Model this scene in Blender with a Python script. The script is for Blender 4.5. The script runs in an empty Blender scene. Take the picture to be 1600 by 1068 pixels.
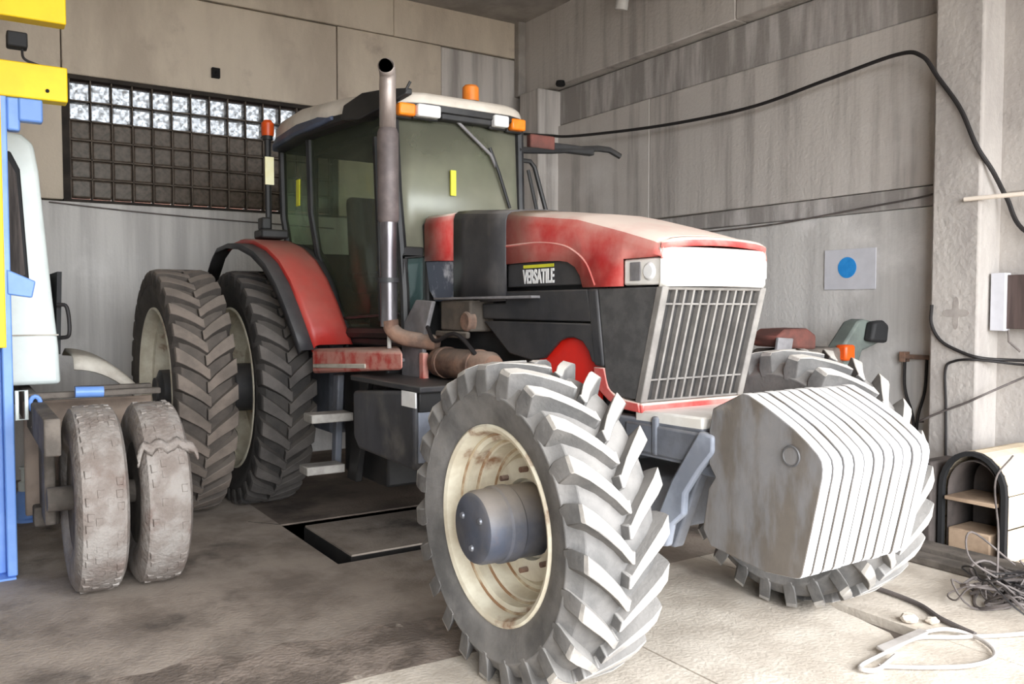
import bpy, bmesh, math, random
from mathutils import Vector, Matrix
random.seed(7)
PI = math.pi
SC = bpy.context.scene
COL = SC.collection

# ------------------------------------------------------------------ camera, sky, exposure
YAW, PITCH, FPX = math.radians(33.25), math.radians(2.429), 1320.0
cd = bpy.data.cameras.new('camera')
cd.sensor_width = 36.0
cd.lens = FPX / 1600.0 * 36.0
cd.clip_start = 0.05
cam = bpy.data.objects.new('camera', cd)
COL.objects.link(cam)
look = Vector((-math.cos(YAW) * math.cos(PITCH), math.sin(YAW) * math.cos(PITCH), -math.sin(PITCH)))
cam.location = (0, 0, 1.65)
cam.rotation_euler = look.to_track_quat('-Z', 'Y').to_euler()
SC.camera = cam

W = bpy.data.worlds.new('overcast_sky')
SC.world = W
W.use_nodes = True
bg = W.node_tree.nodes['Background']
bg.inputs['Color'].default_value = (0.93, 0.96, 1.0, 1)
bg.inputs['Strength'].default_value = 6.0

GATE = (1.7, -1.6, 6.1, 4.3)          # x of the front wall, y from, y to, height of the open gate
pl = bpy.data.lights.new('gate_daylight', 'AREA')
pl.shape = 'RECTANGLE'
pl.size, pl.size_y = GATE[2] - GATE[1], GATE[3]
pl.cycles.is_portal = True
plo = bpy.data.objects.new('gate_daylight', pl)
COL.objects.link(plo)
plo.location = (GATE[0] + .05, (GATE[1] + GATE[2]) / 2, GATE[3] / 2)
plo.rotation_euler = Vector((-1, 0, 0)).to_track_quat('-Z', 'Y').to_euler()

SC.view_settings.view_transform = 'Standard'
SC.view_settings.look = 'None'
SC.view_settings.gamma = 1.0
SC.view_settings.use_curve_mapping = False
SC.view_settings.exposure = 1.45
SC.cycles.max_bounces = 10
SC.cycles.diffuse_bounces = 6
SC.cycles.transparent_max_bounces = 16
SC.cycles.caustics_reflective = False
SC.cycles.caustics_refractive = False


# ------------------------------------------------------------------ materials
def lin(c):
    r = []
    for v in c[:3]:
        v /= 255.0
        r.append(v / 12.92 if v <= .04045 else ((v + .055) / 1.055) ** 2.4)
    return (*r, 1)


def mat(name, c, c2=None, rough=.6, metal=0.0, scale=5.0, detail=5.0, lo=.35, hi=.65, stretch=(1, 1, 1),
        dust=None, dust_amt=.0, bump=0.0, bump_scale=60.0, c3=None, c3_scale=1.3, c3_lo=.5, c3_hi=.7, spec=.4):
    m = bpy.data.materials.new(name)
    m.use_nodes = True
    nt = m.node_tree
    n, l = nt.nodes, nt.links
    b = n['Principled BSDF']
    b.inputs['Roughness'].default_value = rough
    b.inputs['Metallic'].default_value = metal
    b.inputs['Specular IOR Level'].default_value = spec
    tc = n.new('ShaderNodeTexCoord')
    mp = n.new('ShaderNodeMapping')
    mp.inputs['Scale'].default_value = stretch
    l.new(tc.outputs['Object'], mp.inputs['Vector'])

    def noise(sc, det, lo, hi, vec):
        t = n.new('ShaderNodeTexNoise')
        t.inputs['Scale'].default_value = sc
        t.inputs['Detail'].default_value = det
        t.inputs['Roughness'].default_value = .6
        l.new(vec, t.inputs['Vector'])
        r = n.new('ShaderNodeMapRange')
        r.interpolation_type = 'SMOOTHSTEP'
        r.inputs['From Min'].default_value = lo
        r.inputs['From Max'].default_value = hi
        l.new(t.outputs['Fac'], r.inputs['Value'])
        return r.outputs['Result']

    def mix(fac, a, bb):
        x = n.new('ShaderNodeMix')
        x.data_type = 'RGBA'
        if isinstance(fac, float):
            x.inputs[0].default_value = fac
        else:
            l.new(fac, x.inputs[0])
        for i, v in ((6, a), (7, bb)):
            if isinstance(v, tuple):
                x.inputs[i].default_value = v
            else:
                l.new(v, x.inputs[i])
        return x.outputs[2]
    cur = lin(c)
    if c2:
        cur = mix(noise(scale, detail, lo, hi, mp.outputs[0]), cur, lin(c2))
    if c3:
        cur = mix(noise(c3_scale, 6, c3_lo, c3_hi, tc.outputs['Object']), cur, lin(c3))
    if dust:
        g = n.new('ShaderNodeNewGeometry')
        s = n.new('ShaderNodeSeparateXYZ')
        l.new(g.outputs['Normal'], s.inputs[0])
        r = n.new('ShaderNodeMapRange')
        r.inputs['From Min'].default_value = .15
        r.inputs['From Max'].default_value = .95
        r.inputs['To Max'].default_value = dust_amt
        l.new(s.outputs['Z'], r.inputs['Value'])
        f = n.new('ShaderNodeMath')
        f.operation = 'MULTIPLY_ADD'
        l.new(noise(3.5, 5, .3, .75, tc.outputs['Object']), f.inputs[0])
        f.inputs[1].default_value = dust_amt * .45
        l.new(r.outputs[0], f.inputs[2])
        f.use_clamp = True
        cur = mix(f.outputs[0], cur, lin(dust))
    if isinstance(cur, tuple):
        b.inputs['Base Color'].default_value = cur
    else:
        l.new(cur, b.inputs['Base Color'])
    if bump:
        t = n.new('ShaderNodeTexNoise')
        t.inputs['Scale'].default_value = bump_scale
        t.inputs['Detail'].default_value = 4
        l.new(tc.outputs['Object'], t.inputs['Vector'])
        bp = n.new('ShaderNodeBump')
        bp.inputs['Strength'].default_value = bump
        bp.inputs['Distance'].default_value = .02
        l.new(t.outputs['Fac'], bp.inputs['Height'])
        l.new(bp.outputs[0], b.inputs['Normal'])
    return m


def glass(name, tint, dusty, dust_c, gloss=.08, rough=.05, pattern=0.0):
    m = bpy.data.materials.new(name)
    m.use_nodes = True
    nt = m.node_tree
    n, l = nt.nodes, nt.links
    out = n['Material Output']
    n.remove(n['Principled BSDF'])
    t = n.new('ShaderNodeBsdfTransparent')
    t.inputs[0].default_value = (*tint, 1)
    g = n.new('ShaderNodeBsdfGlossy')
    g.inputs['Roughness'].default_value = rough
    g.inputs['Color'].default_value = (.9, .95, .9, 1)
    d = n.new('ShaderNodeBsdfDiffuse')
    d.inputs[0].default_value = lin(dust_c)
    tc = n.new('ShaderNodeTexCoord')
    ns = n.new('ShaderNodeTexNoise')
    ns.inputs['Scale'].default_value = 24 if pattern else 1.6
    ns.inputs['Detail'].default_value = 4
    l.new(tc.outputs['Object'], ns.inputs['Vector'])
    r = n.new('ShaderNodeMapRange')
    sp = pattern if pattern else dusty * .35
    r.inputs['From Min'].default_value = .35
    r.inputs['From Max'].default_value = .65
    r.inputs['To Min'].default_value = max(0, dusty - sp)
    r.inputs['To Max'].default_value = min(1, dusty + sp)
    l.new(ns.outputs['Fac'], r.inputs['Value'])
    a = n.new('ShaderNodeMixShader')
    l.new(r.outputs[0], a.inputs[0])
    l.new(t.outputs[0], a.inputs[1])
    l.new(d.outputs[0], a.inputs[2])
    b = n.new('ShaderNodeMixShader')
    b.inputs[0].default_value = gloss
    l.new(a.outputs[0], b.inputs[1])
    l.new(g.outputs[0], b.inputs[2])
    l.new(b.outputs[0], out.inputs['Surface'])
    return m


DUST = (196, 186, 172)
M = {}
M['concrete_tan'] = mat('concrete_tan', (206, 193, 175), (182, 169, 153), .9, scale=1.6, stretch=(1, 1, .35), bump=.35, bump_scale=35,
                        c3=(164, 150, 136), c3_scale=2.2, c3_lo=.55, c3_hi=.8)
M['concrete_grey'] = mat('concrete_grey', (206, 203, 199), (180, 177, 174), .9, scale=2.4, stretch=(2.2, 2.2, .12), bump=.3, bump_scale=35,
                         c3=(222, 219, 216), c3_scale=1.1, c3_lo=.5, c3_hi=.75)
M['concrete_streaked'] = mat('concrete_streaked', (196, 190, 184), (150, 144, 139), .9, scale=2.2, lo=.42, hi=.72, stretch=(2.4, 2.4, .16),
                             bump=.35, bump_scale=30, c3=(214, 210, 206), c3_scale=.8, c3_lo=.5, c3_hi=.8)
M['concrete_stained'] = mat('concrete_stained', (150, 145, 141), (194, 189, 186), .9, scale=3, lo=.4, hi=.7, stretch=(2.4, 2.4, .3), bump=.3, bump_scale=30)
M['concrete_ceiling'] = mat('concrete_ceiling', (168, 161, 154), (142, 136, 130), .95, scale=2, bump=.2)
M['concrete_pillar'] = mat('concrete_pillar', (178, 172, 166), (158, 152, 147), .9, scale=2.5, stretch=(1, 1, .3), bump=.4, bump_scale=25,
                           c3=(138, 133, 128), c3_scale=1.8, c3_lo=.6, c3_hi=.8)
M['floor'] = mat('floor_concrete', (166, 154, 142), (126, 115, 105), .92, scale=2.2, lo=.35, hi=.7, bump=.25, bump_scale=45,
                 c3=(82, 74, 68), c3_scale=1.5, c3_lo=.52, c3_hi=.74)
M['floor_pale'] = mat('floor_concrete_pale', (212, 202, 188), (188, 177, 163), .92, scale=3.2, bump=.25, bump_scale=45,
                      c3=(148, 136, 125), c3_scale=1.8, c3_lo=.58, c3_hi=.85)
M['floor_band'] = mat('floor_concrete_band', (146, 133, 122), (108, 97, 88), .9, scale=3.5, lo=.42, hi=.6, bump=.4, bump_scale=40,
                      c3=(190, 178, 164), c3_scale=5, c3_lo=.66, c3_hi=.76)
M['floor_dark'] = mat('floor_concrete_oily', (138, 124, 112), (96, 85, 77), .85, scale=1.4, bump=.25, bump_scale=45,
                      c3=(58, 52, 48), c3_scale=.8, c3_lo=.5, c3_hi=.7)
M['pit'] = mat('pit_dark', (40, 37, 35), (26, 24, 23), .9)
M['stain'] = mat('stain_grey', (164, 157, 151), (138, 131, 126), .95, scale=9)
M['mortar'] = mat('mortar_dark', (58, 52, 47), (42, 38, 35), .95)
M['mortar_light'] = mat('mortar_greybrown', (112, 102, 92), (84, 76, 68), .95)
M['brick'] = mat('brick_brown', (92, 62, 50), (64, 46, 40), .95, scale=3)
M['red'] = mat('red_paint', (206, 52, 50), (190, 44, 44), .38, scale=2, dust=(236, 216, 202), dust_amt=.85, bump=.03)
M['red_fender'] = mat('red_paint_fender', (190, 50, 44), (172, 46, 40), .42, scale=3, dust=(146, 122, 108), dust_amt=.5, bump=.03)
M['red_worn'] = mat('red_paint_worn', (188, 54, 48), (206, 132, 120), .6, scale=7, lo=.36, hi=.55, dust=DUST, dust_amt=.5, bump=.1)
M['red_bright'] = mat('red_bright', (236, 40, 26), (220, 36, 26), .45, scale=3)
M['black'] = mat('black_plastic', (42, 43, 47), (56, 56, 58), .5, scale=6, dust=(120, 114, 108), dust_amt=.28, bump=.04)
M['black_frame'] = mat('black_frame', (26, 27, 29), (38, 38, 38), .5, scale=5, dust=(96, 92, 88), dust_amt=.25)
M['black_band'] = mat('black_band', (50, 50, 53), (74, 72, 72), .45, scale=5, lo=.45, hi=.8, dust=(140, 134, 128), dust_amt=.35)
M['mesh'] = mat('mesh_grey', (86, 85, 84), (72, 71, 71), .8, scale=14, bump=.25, bump_scale=220)
M['grille_dark'] = mat('grille_dark', (58, 56, 55), (46, 45, 44), .8, bump=.15, bump_scale=150)
M['slat'] = mat('slat_dusty', (132, 128, 123), (112, 108, 104), .7, scale=8)
M['white'] = mat('white_plastic', (232, 230, 224), (214, 210, 202), .4, scale=4)
M['roof'] = mat('roof_white', (222, 214, 202), (196, 188, 176), .55, scale=3, dust=(190, 180, 166), dust_amt=.4)
M['blue_dark'] = mat('vent_blue_black', (80, 90, 112), (66, 74, 92), .55)
M['chassis'] = mat('chassis_bluegrey', (106, 111, 121), (84, 88, 96), .55, scale=5, dust=(150, 146, 142), dust_amt=.4, bump=.06)
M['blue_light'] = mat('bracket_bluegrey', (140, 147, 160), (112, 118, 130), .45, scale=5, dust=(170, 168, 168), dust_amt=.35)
M['hub'] = mat('hub_bluegrey', (74, 80, 94), (62, 67, 78), .5, scale=6, dust=(150, 140, 128), dust_amt=.75, bump=.05, c3=(120, 96, 78), c3_scale=4, c3_lo=.62, c3_hi=.8)
M['bolt'] = mat('bolt_steel', (150, 154, 162), (110, 112, 118), .4, metal=.5)
M['tire_dusty'] = mat('tire_rubber_dusty', (112, 110, 108), (84, 83, 82), .85, scale=5, dust=(212, 206, 198), dust_amt=.26, bump=.15, bump_scale=70)
M['tire_rear'] = mat('tire_rubber_rear', (54, 51, 49), (40, 39, 38), .88, scale=5, dust=(122, 114, 106), dust_amt=.35, bump=.15, bump_scale=70)
M['tire_dual'] = mat('tire_rubber_muddy', (80, 73, 67), (62, 57, 53), .9, scale=5, dust=(138, 128, 118), dust_amt=.3, bump=.18, bump_scale=70)
M['tire_dusty_lug'] = mat('tire_lug_dusty', (176, 171, 164), (132, 129, 126), .85, scale=6, dust=(228, 221, 210), dust_amt=.4, bump=.15, bump_scale=70)
M['tire_rear_lug'] = mat('tire_lug_rear', (84, 80, 77), (64, 61, 59), .88, scale=5, dust=(132, 124, 116), dust_amt=.35, bump=.15, bump_scale=70)
M['tire_dual_lug'] = mat('tire_lug_muddy', (116, 105, 96), (90, 82, 75), .9, scale=5, dust=(148, 138, 128), dust_amt=.3, bump=.18, bump_scale=70)
M['tire_bald'] = mat('tire_rubber_bald', (150, 144, 138), (124, 114, 107), .9, scale=7, bump=.5, bump_scale=45, c3=(112, 94, 86), c3_scale=5, c3_lo=.55, c3_hi=.8)
M['cream'] = mat('rim_cream', (226, 220, 200), (204, 194, 172), .5, scale=6, c3=(142, 104, 76), c3_scale=4.5, c3_lo=.56, c3_hi=.72, bump=.05)
M['rim_rust'] = mat('rim_rust', (150, 116, 86), (206, 192, 164), .7, scale=5, lo=.4, hi=.6)
M['tank'] = mat('tank_plastic', (72, 73, 78), (56, 57, 61), .5, scale=4, stretch=(1, 1, .4), dust=(120, 116, 112), dust_amt=.3, c3=(96, 94, 92), c3_scale=3)
M['step'] = mat('step_steel', (168, 164, 158), (140, 136, 130), .55, scale=8)
M['steel'] = mat('exhaust_steel', (168, 158, 152), (130, 118, 112), .42, metal=.35, scale=6, stretch=(1, 1, .3))
M['shield'] = mat('exhaust_shield', (112, 102, 100), (92, 84, 83), .55, metal=.2, scale=8)
M['chrome'] = mat('exhaust_chrome', (150, 148, 150), (92, 88, 90), .3, metal=.6, scale=6, stretch=(1, 1, .2))
M['soot'] = mat('soot_black', (24, 23, 23), rough=.9)
M['rust'] = mat('rust_brown', (136, 104, 86), (92, 70, 60), .85, scale=9, dust=(170, 156, 142), dust_amt=.4, bump=.2)
M['grime'] = mat('greasy_brown', (98, 88, 78), (66, 60, 54), .8, scale=7, bump=.2, dust=(150, 140, 128), dust_amt=.4)
M['grey_bracket'] = mat('bracket_grey', (132, 130, 132), (104, 102, 104), .6, scale=6, dust=(168, 162, 156), dust_amt=.3)
M['smeared'] = mat('smeared_bluegrey', (92, 98, 112), (198, 200, 208), .5, scale=7, lo=.5, hi=.66)
M['amber'] = mat('amber_lens', (244, 140, 34), (226, 118, 24), .3)
M['amber_dark'] = mat('amber_dark', (220, 126, 44), (204, 112, 36), .35)
M['orange'] = mat('orange_lens', (214, 84, 24), (190, 70, 20), .35)
M['lamp_white'] = mat('lamp_white', (240, 240, 238), (220, 220, 220), .25)
M['yellow'] = mat('yellow_paint', (248, 208, 24), (240, 196, 22), .5, scale=3)
M['yellow_tape'] = mat('yellow_tape', (226, 226, 60), (206, 206, 52), .5)
M['reflector'] = mat('reflector_pale', (250, 246, 205), (244, 236, 180), .4)
M['blue_lift'] = mat('blue_lift_paint', (104, 144, 212), (122, 160, 222), .4, scale=3)
M['truck_white'] = mat('truck_white', (226, 234, 230), (214, 222, 218), .4, scale=3)
M['seal'] = mat('rubber_seal', (32, 32, 33), rough=.7)
M['curtain'] = mat('cab_inside', (96, 88, 84), (56, 52, 50), .9, scale=4, stretch=(6, 6, .4))
M['frame_dirty'] = mat('frame_dirty', (112, 104, 96), (82, 76, 70), .85, scale=6, bump=.2)
M['mud_tan'] = mat('mud_tan', (150, 134, 120), (126, 112, 101), .9, scale=4)
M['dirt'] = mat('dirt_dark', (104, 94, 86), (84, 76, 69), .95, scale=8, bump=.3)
M['guard'] = mat('mudguard_cream', (196, 190, 178), (168, 160, 148), .7, scale=5)
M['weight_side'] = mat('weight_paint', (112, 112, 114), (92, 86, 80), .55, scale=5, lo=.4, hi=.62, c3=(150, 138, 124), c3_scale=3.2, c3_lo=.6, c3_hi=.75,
                       stretch=(1.6, 1.6, .45), dust=(170, 160, 148), dust_amt=.3, bump=.12, bump_scale=25)  # dirty side faces, darkened further with shade put into the colour
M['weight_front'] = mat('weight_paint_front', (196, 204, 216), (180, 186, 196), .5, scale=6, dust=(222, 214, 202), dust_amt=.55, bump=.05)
M['sign_white'] = mat('sign_white', (206, 206, 212), (198, 198, 204), .5)
M['sign_blue'] = mat('sign_blue', (40, 138, 214), (52, 148, 222), .5, scale=20)
M['cable_black'] = mat('cable_black', (34, 31, 31), rough=.6)
M['cable_grey'] = mat('cable_grey', (110, 102, 98), (84, 78, 76), .7)
M['cable_white'] = mat('cable_white', (188, 182, 176), (160, 153, 147), .6)
M['pipe_white'] = mat('pipe_white', (226, 214, 200), rough=.6)
M['brown_box'] = mat('brown_board', (86, 72, 68), (70, 58, 55), .7, scale=4, stretch=(6, 6, .5))
M['panel_cream'] = mat('panel_cream', (222, 206, 180), (204, 186, 160), .7, scale=4, bump=.05)
M['panel_dark'] = mat('panel_dark', (82, 74, 70), (64, 58, 55), .8, scale=5)
M['wood'] = mat('shelf_wood', (176, 152, 128), (140, 118, 98), .8, scale=4)
M['green_grey'] = mat('housing_greengrey', (104, 112, 106), (86, 92, 88), .6, scale=4)
M['rust_red'] = mat('rust_red', (112, 66, 58), (86, 56, 50), .8, scale=6)
M['seat'] = mat('seat_fabric', (46, 46, 48), (58, 56, 56), .95, scale=30)
M['ground'] = mat('ground_outside', (150, 145, 138), (130, 126, 120), .95, scale=1)
M['glass_cab'] = glass('cab_glass_dusty', (.55, .62, .52), .5, (140, 138, 122), gloss=.04, rough=.3)
M['glass_side'] = glass('cab_glass_side', (.8, .84, .77), .14, (124, 128, 114), gloss=.05, rough=.2)
M['glass_door'] = glass('cab_glass_front', (.4, .5, .48), .3, (96, 118, 116), gloss=.08)
M['glass_clear'] = glass('glass_block_clear', (.40, .41, .42), .5, (150, 150, 152), gloss=.05, rough=.3, pattern=.4)
M['glass_grimy'] = glass('glass_block_grimy', (.16, .13, .10), .72, (104, 92, 82), gloss=.02, rough=.4, pattern=.25)


# ------------------------------------------------------------------ mesh helpers
class G:
    """collects shapes in world coordinates and links them as one mesh object"""

    def __init__(self):
        self.v, self.f = [], []

    def add(self, vs, fs):
        k = len(self.v)
        self.v += [tuple(p) for p in vs]
        self.f += [tuple(i + k for i in q) for q in fs]
        return self

    def box(self, x0, x1, y0, y1, z0, z1):
        vs = [(x, y, z) for x in (x0, x1) for y in (y0, y1) for z in (z0, z1)]
        return self.add(vs, [(0, 1, 3, 2), (4, 6, 7, 5), (0, 4, 5, 1), (2, 3, 7, 6), (0, 2, 6, 4), (1, 5, 7, 3)])

    def hexa(self, p):
        """eight corners: bottom ring of four, top ring of four"""
        return self.add(p, [(3, 2, 1, 0), (4, 5, 6, 7), (0, 1, 5, 4), (1, 2, 6, 5), (2, 3, 7, 6), (3, 0, 4, 7)])

    def prism(self, poly, ax, a, b):
        def P(u, w, t):
            return {'x': (t, u, w), 'y': (u, t, w), 'z': (u, w, t)}[ax]
        n = len(poly)
        vs = [P(u, w, a) for u, w in poly] + [P(u, w, b) for u, w in poly]
        return self.add(vs, [tuple(range(n - 1, -1, -1)), tuple(range(n, 2 * n))] +
                        [(i, (i + 1) % n, n + (i + 1) % n, n + i) for i in range(n)])

    def tube(self, pts, r, n=8, caps=True, closed=False):
        pts = [Vector(p) for p in pts]
        m = len(pts)
        rs = r if isinstance(r, (list, tuple)) else [r] * m
        up = Vector((0, 0, 1))
        vs, fs = [], []
        prev = None
        for i, p in enumerate(pts):
            if closed:
                t = (pts[(i + 1) % m] - pts[i - 1]).normalized()
            else:
                t = (pts[min(i + 1, m - 1)] - pts[max(i - 1, 0)]).normalized()
            if prev is None:
                a = t.cross(up)
                if a.length < .05:
                    a = t.cross(Vector((0, 1, 0)))
            else:
                a = prev - t * prev.dot(t)
            a.normalize()
            prev = a
            b = t.cross(a)
            for k in range(n):
                w = 2 * PI * k / n
                vs.append(p + (a * math.cos(w) + b * math.sin(w)) * rs[i])
        for i in range(m if closed else m - 1):
            j = (i + 1) % m
            for k in range(n):
                fs.append((i * n + k, i * n + (k + 1) % n, j * n + (k + 1) % n, j * n + k))
        if caps and not closed:
            fs.append(tuple(range(n - 1, -1, -1)))
            fs.append(tuple((m - 1) * n + k for k in range(n)))
        return self.add(vs, fs)

    def lathe(self, prof, c, ax='y', n=48, closed=False):
        """prof: (radius, offset along axis)"""
        vs, fs = [], []
        m = len(prof)
        for k in range(n):
            w = 2 * PI * k / n
            cs, sn = math.cos(w), math.sin(w)
            for r, o in prof:
                if ax == 'y':
                    vs.append((c[0] + r * cs, c[1] + o, c[2] + r * sn))
                elif ax == 'x':
                    vs.append((c[0] + o, c[1] + r * cs, c[2] + r * sn))
                else:
                    vs.append((c[0] + r * cs, c[1] + r * sn, c[2] + o))
        for k in range(n):
            q = (k + 1) % n
            for i in range(m if closed else m - 1):
                j = (i + 1) % m
                fs.append((k * m + i, k * m + j, q * m + j, q * m + i))
        if not closed:
            if prof[0][0] > 1e-5:
                fs.append(tuple(k * m for k in range(n)))
            if prof[-1][0] > 1e-5:
                fs.append(tuple(k * m + m - 1 for k in range(n - 1, -1, -1)))
        return self.add(vs, fs)

    def loft(self, rings, closed_ring=False, caps=False):
        m = len(rings[0])
        vs = [p for r in rings for p in r]
        fs = []
        for i in range(len(rings) - 1):
            for k in range(m if closed_ring else m - 1):
                q = (k + 1) % m
                fs.append((i * m + k, i * m + q, (i + 1) * m + q, (i + 1) * m + k))
        if caps:
            fs.append(tuple(range(m - 1, -1, -1)))
            fs.append(tuple((len(rings) - 1) * m + k for k in range(m)))
        return self.add(vs, fs)

    def obj(self, name, m, parent=None, bevel=0.0, smooth=True, solid=0.0, org=None, seg=2, angle=35):
        o0 = Vector(org) if org is not None else (Vector(WLOC.get(parent.name, (0, 0, 0))) if parent else Vector((0, 0, 0)))
        me = bpy.data.meshes.new(name)
        me.from_pydata([tuple(Vector(p) - o0) for p in self.v], [], self.f)
        bm = bmesh.new()
        bm.from_mesh(me)
        bmesh.ops.remove_doubles(bm, verts=bm.verts, dist=1e-5)
        bmesh.ops.recalc_face_normals(bm, faces=bm.faces)
        bm.to_mesh(me)
        bm.free()
        if smooth:
            me.polygons.foreach_set('use_smooth', [True] * len(me.polygons))
            me.set_sharp_from_angle(angle=math.radians(angle))
        ms = m if isinstance(m, (list, tuple)) else [m]
        for k in ms:
            me.materials.append(M[k] if isinstance(k, str) else k)
        o = bpy.data.objects.new(name, me)
        COL.objects.link(o)
        if parent is not None:
            o.parent = parent
            WLOC[o.name] = WLOC.get(parent.name, (0, 0, 0))
            if org is not None:
                o.location = Vector(org) - Vector(WLOC.get(parent.name, (0, 0, 0)))
        else:
            WLOC[o.name] = tuple(o0)
            o.location = o0
        if solid:
            md = o.modifiers.new('thickness', 'SOLIDIFY')
            md.thickness = solid
            md.offset = 0
        if bevel:
            md = o.modifiers.new('edge', 'BEVEL')
            md.width = bevel
            md.segments = seg
            md.limit_method = 'ANGLE'
            md.angle_limit = math.radians(40)
        return o


WLOC = {}


def tag(o, label, cat, group=None):
    o['label'] = label
    o['category'] = cat
    if group:
        o['group'] = group
    return o


def thing(name, label, cat, loc, group=None):
    o = bpy.data.objects.new(name, None)
    COL.objects.link(o)
    o.location = loc
    WLOC[o.name] = tuple(loc)
    return tag(o, label, cat, group)


def struct(o):
    o['kind'] = 'structure'
    return o


def spline(pts, n=6):
    """Catmull-Rom through the points"""
    P = [Vector(p) for p in pts]
    P = [P[0] * 2 - P[1]] + P + [P[-1] * 2 - P[-2]]
    r = []
    for i in range(1, len(P) - 2):
        a, b, c, d = P[i - 1:i + 3]
        for k in range(n):
            t = k / n
            r.append(.5 * ((2 * b) + (c - a) * t + (2 * a - 5 * b + 4 * c - d) * t * t + (3 * b - a - 3 * c + d) * t ** 3))
    r.append(P[-2])
    return r


# ------------------------------------------------------------------ the room
XB, YR, YL = -9.23, 6.3, -6.5          # back wall, right wall, left wall
ZC = 5.28
XF = GATE[0]

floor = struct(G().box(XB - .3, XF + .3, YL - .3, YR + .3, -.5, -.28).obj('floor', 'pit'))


def slab(poly, m):
    return G().prism(poly, 'z', -.28, 0).obj('slab', m, floor)


def rect(x0, x1, y0, y1):
    return [(x0, y0), (x1, y0), (x1, y1), (x0, y1)]


slab(rect(XB - .1, -6.25, YL, 2.0), 'floor')
slab(rect(XB - .1, -6.25, 2.0, YR), 'floor_dark')
slab(rect(-6.25, -5.08, YL, 2.0), 'floor')
slab(rect(-6.25, -5.08, 3.75, YR), 'floor_dark')
slab(rect(-6.12, -5.22, 2.15, 3.62), 'floor')
EDGE = [(-4.02, YL), (-4.0, .1), (-4.08, .45), (-4.02, .7), (-4.1, .9), (-3.97, 1.12), (-4.03, 1.3), (-3.93, 1.55), (-4.0, 1.75), (-3.93, 2.0), (-3.97, 2.3), (-3.93, 2.735)]
slab([(-5.08, YL), (-5.08, YR), (-3.93, YR)] + EDGE[::-1], 'floor')
slab(EDGE + [(-3.4, 2.735), (-3.42, 1.9), (-3.5, .4), (-3.6, YL)], 'floor_band')
slab([(-3.6, YL), (-3.5, .4), (-3.42, 1.9), (-3.4, 2.735), (XF, 2.735), (XF, YL)], 'floor_pale')
slab([(-3.93, 2.747), (XF, 2.747), (XF, 4.05), (-2.40, 4.05), (-2.385, 3.85), (-2.42, 3.86), (-2.47, 3.905), (-2.60, 3.93), (-2.70, 3.955), (-2.82, 3.97), (-2.93, 4.02), (-3.1, 4.05), (-3.93, 4.05)], 'floor_pale')
slab([(-3.93, 4.056), (-2.7, 4.06), (-2.5, 4.056), (XF, 4.056), (XF, YR), (-3.93, YR)], 'floor_pale')
G().box(-3.12, -2.385, 3.84, 4.058, -.28, -.05).obj('dirt_fill', 'dirt', floor)  # dirt fill coloured dark to put shade into the lit gap
for gx0, gx1, gy in ((-6.46, -6.25, 1.84),):
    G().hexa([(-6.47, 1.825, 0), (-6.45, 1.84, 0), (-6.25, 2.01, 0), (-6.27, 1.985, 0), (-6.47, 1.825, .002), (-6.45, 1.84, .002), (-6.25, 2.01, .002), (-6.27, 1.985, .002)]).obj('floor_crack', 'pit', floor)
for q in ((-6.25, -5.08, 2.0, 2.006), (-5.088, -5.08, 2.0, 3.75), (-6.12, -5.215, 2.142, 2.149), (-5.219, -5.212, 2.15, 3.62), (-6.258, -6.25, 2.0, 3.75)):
    G().box(*q, -.28, -.012).obj('pit_lining', 'pit', floor)  # dark sheets over the lit groove walls, shade put in as colour
struct(G().box(-60, 60, -60, 60, -.7, -.55).obj('ground', 'ground'))

# back wall: cast panels around the opening of the window
WY0, WY1, WZ0, WZ1 = .90, 3.66, 2.69, 3.85
back = struct(G().box(XB - .35, XB - .27, YL, YR + .4, -.3, ZC + .2).prism([(WY0, 2.0), (WY1, 2.0), (WY1, 2.2), (WY0, 2.2)], 'x', XB - .3, XB - .29).obj('wall_back', 'mortar'))
# the layer behind the panels is open where the window is
back.data.clear_geometry()
tmp = G()
for y0, y1, z0, z1 in ((YL, WY0 - .03, -.3, ZC + .2), (WY1 + .03, YR + .4, -.3, ZC + .2), (WY0 - .03, WY1 + .03, -.3, WZ0 - .03), (WY0 - .03, WY1 + .03, WZ1 + .03, ZC + .2)):
    tmp.box(XB - .35, XB - .2, y0, y1, z0, z1)
back.data.from_pydata(tmp.v, [], tmp.f)


def wpanel(y0, y1, z0, z1, m, d=0.0):
    return G().box(XB - .25, XB + d, y0, y1, z0, z1).obj('panel', m, back, bevel=.012)


wpanel(YL, 2.86, 0, 2.66, 'concrete_grey', .03)
wpanel(2.862, YR + .1, 0, 2.66, 'concrete_grey', .03)
wpanel(YL, WY0 - .02, 2.68, 4.828, 'concrete_tan')
wpanel(WY0 - .01, WY1 + .01, WZ1 + .04, 4.82, 'concrete_tan')
wpanel(WY1 + .02, 5.02, 2.68, 4.828, 'concrete_tan')
wpanel(5.022, YR + .1, 2.68, 4.82, 'concrete_streaked')
wpanel(YL, 4.38, 4.835, ZC + .1, 'concrete_tan', .01)
wpanel(4.382, YR + .1, 4.835, ZC + .1, 'concrete_tan', .01)

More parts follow.
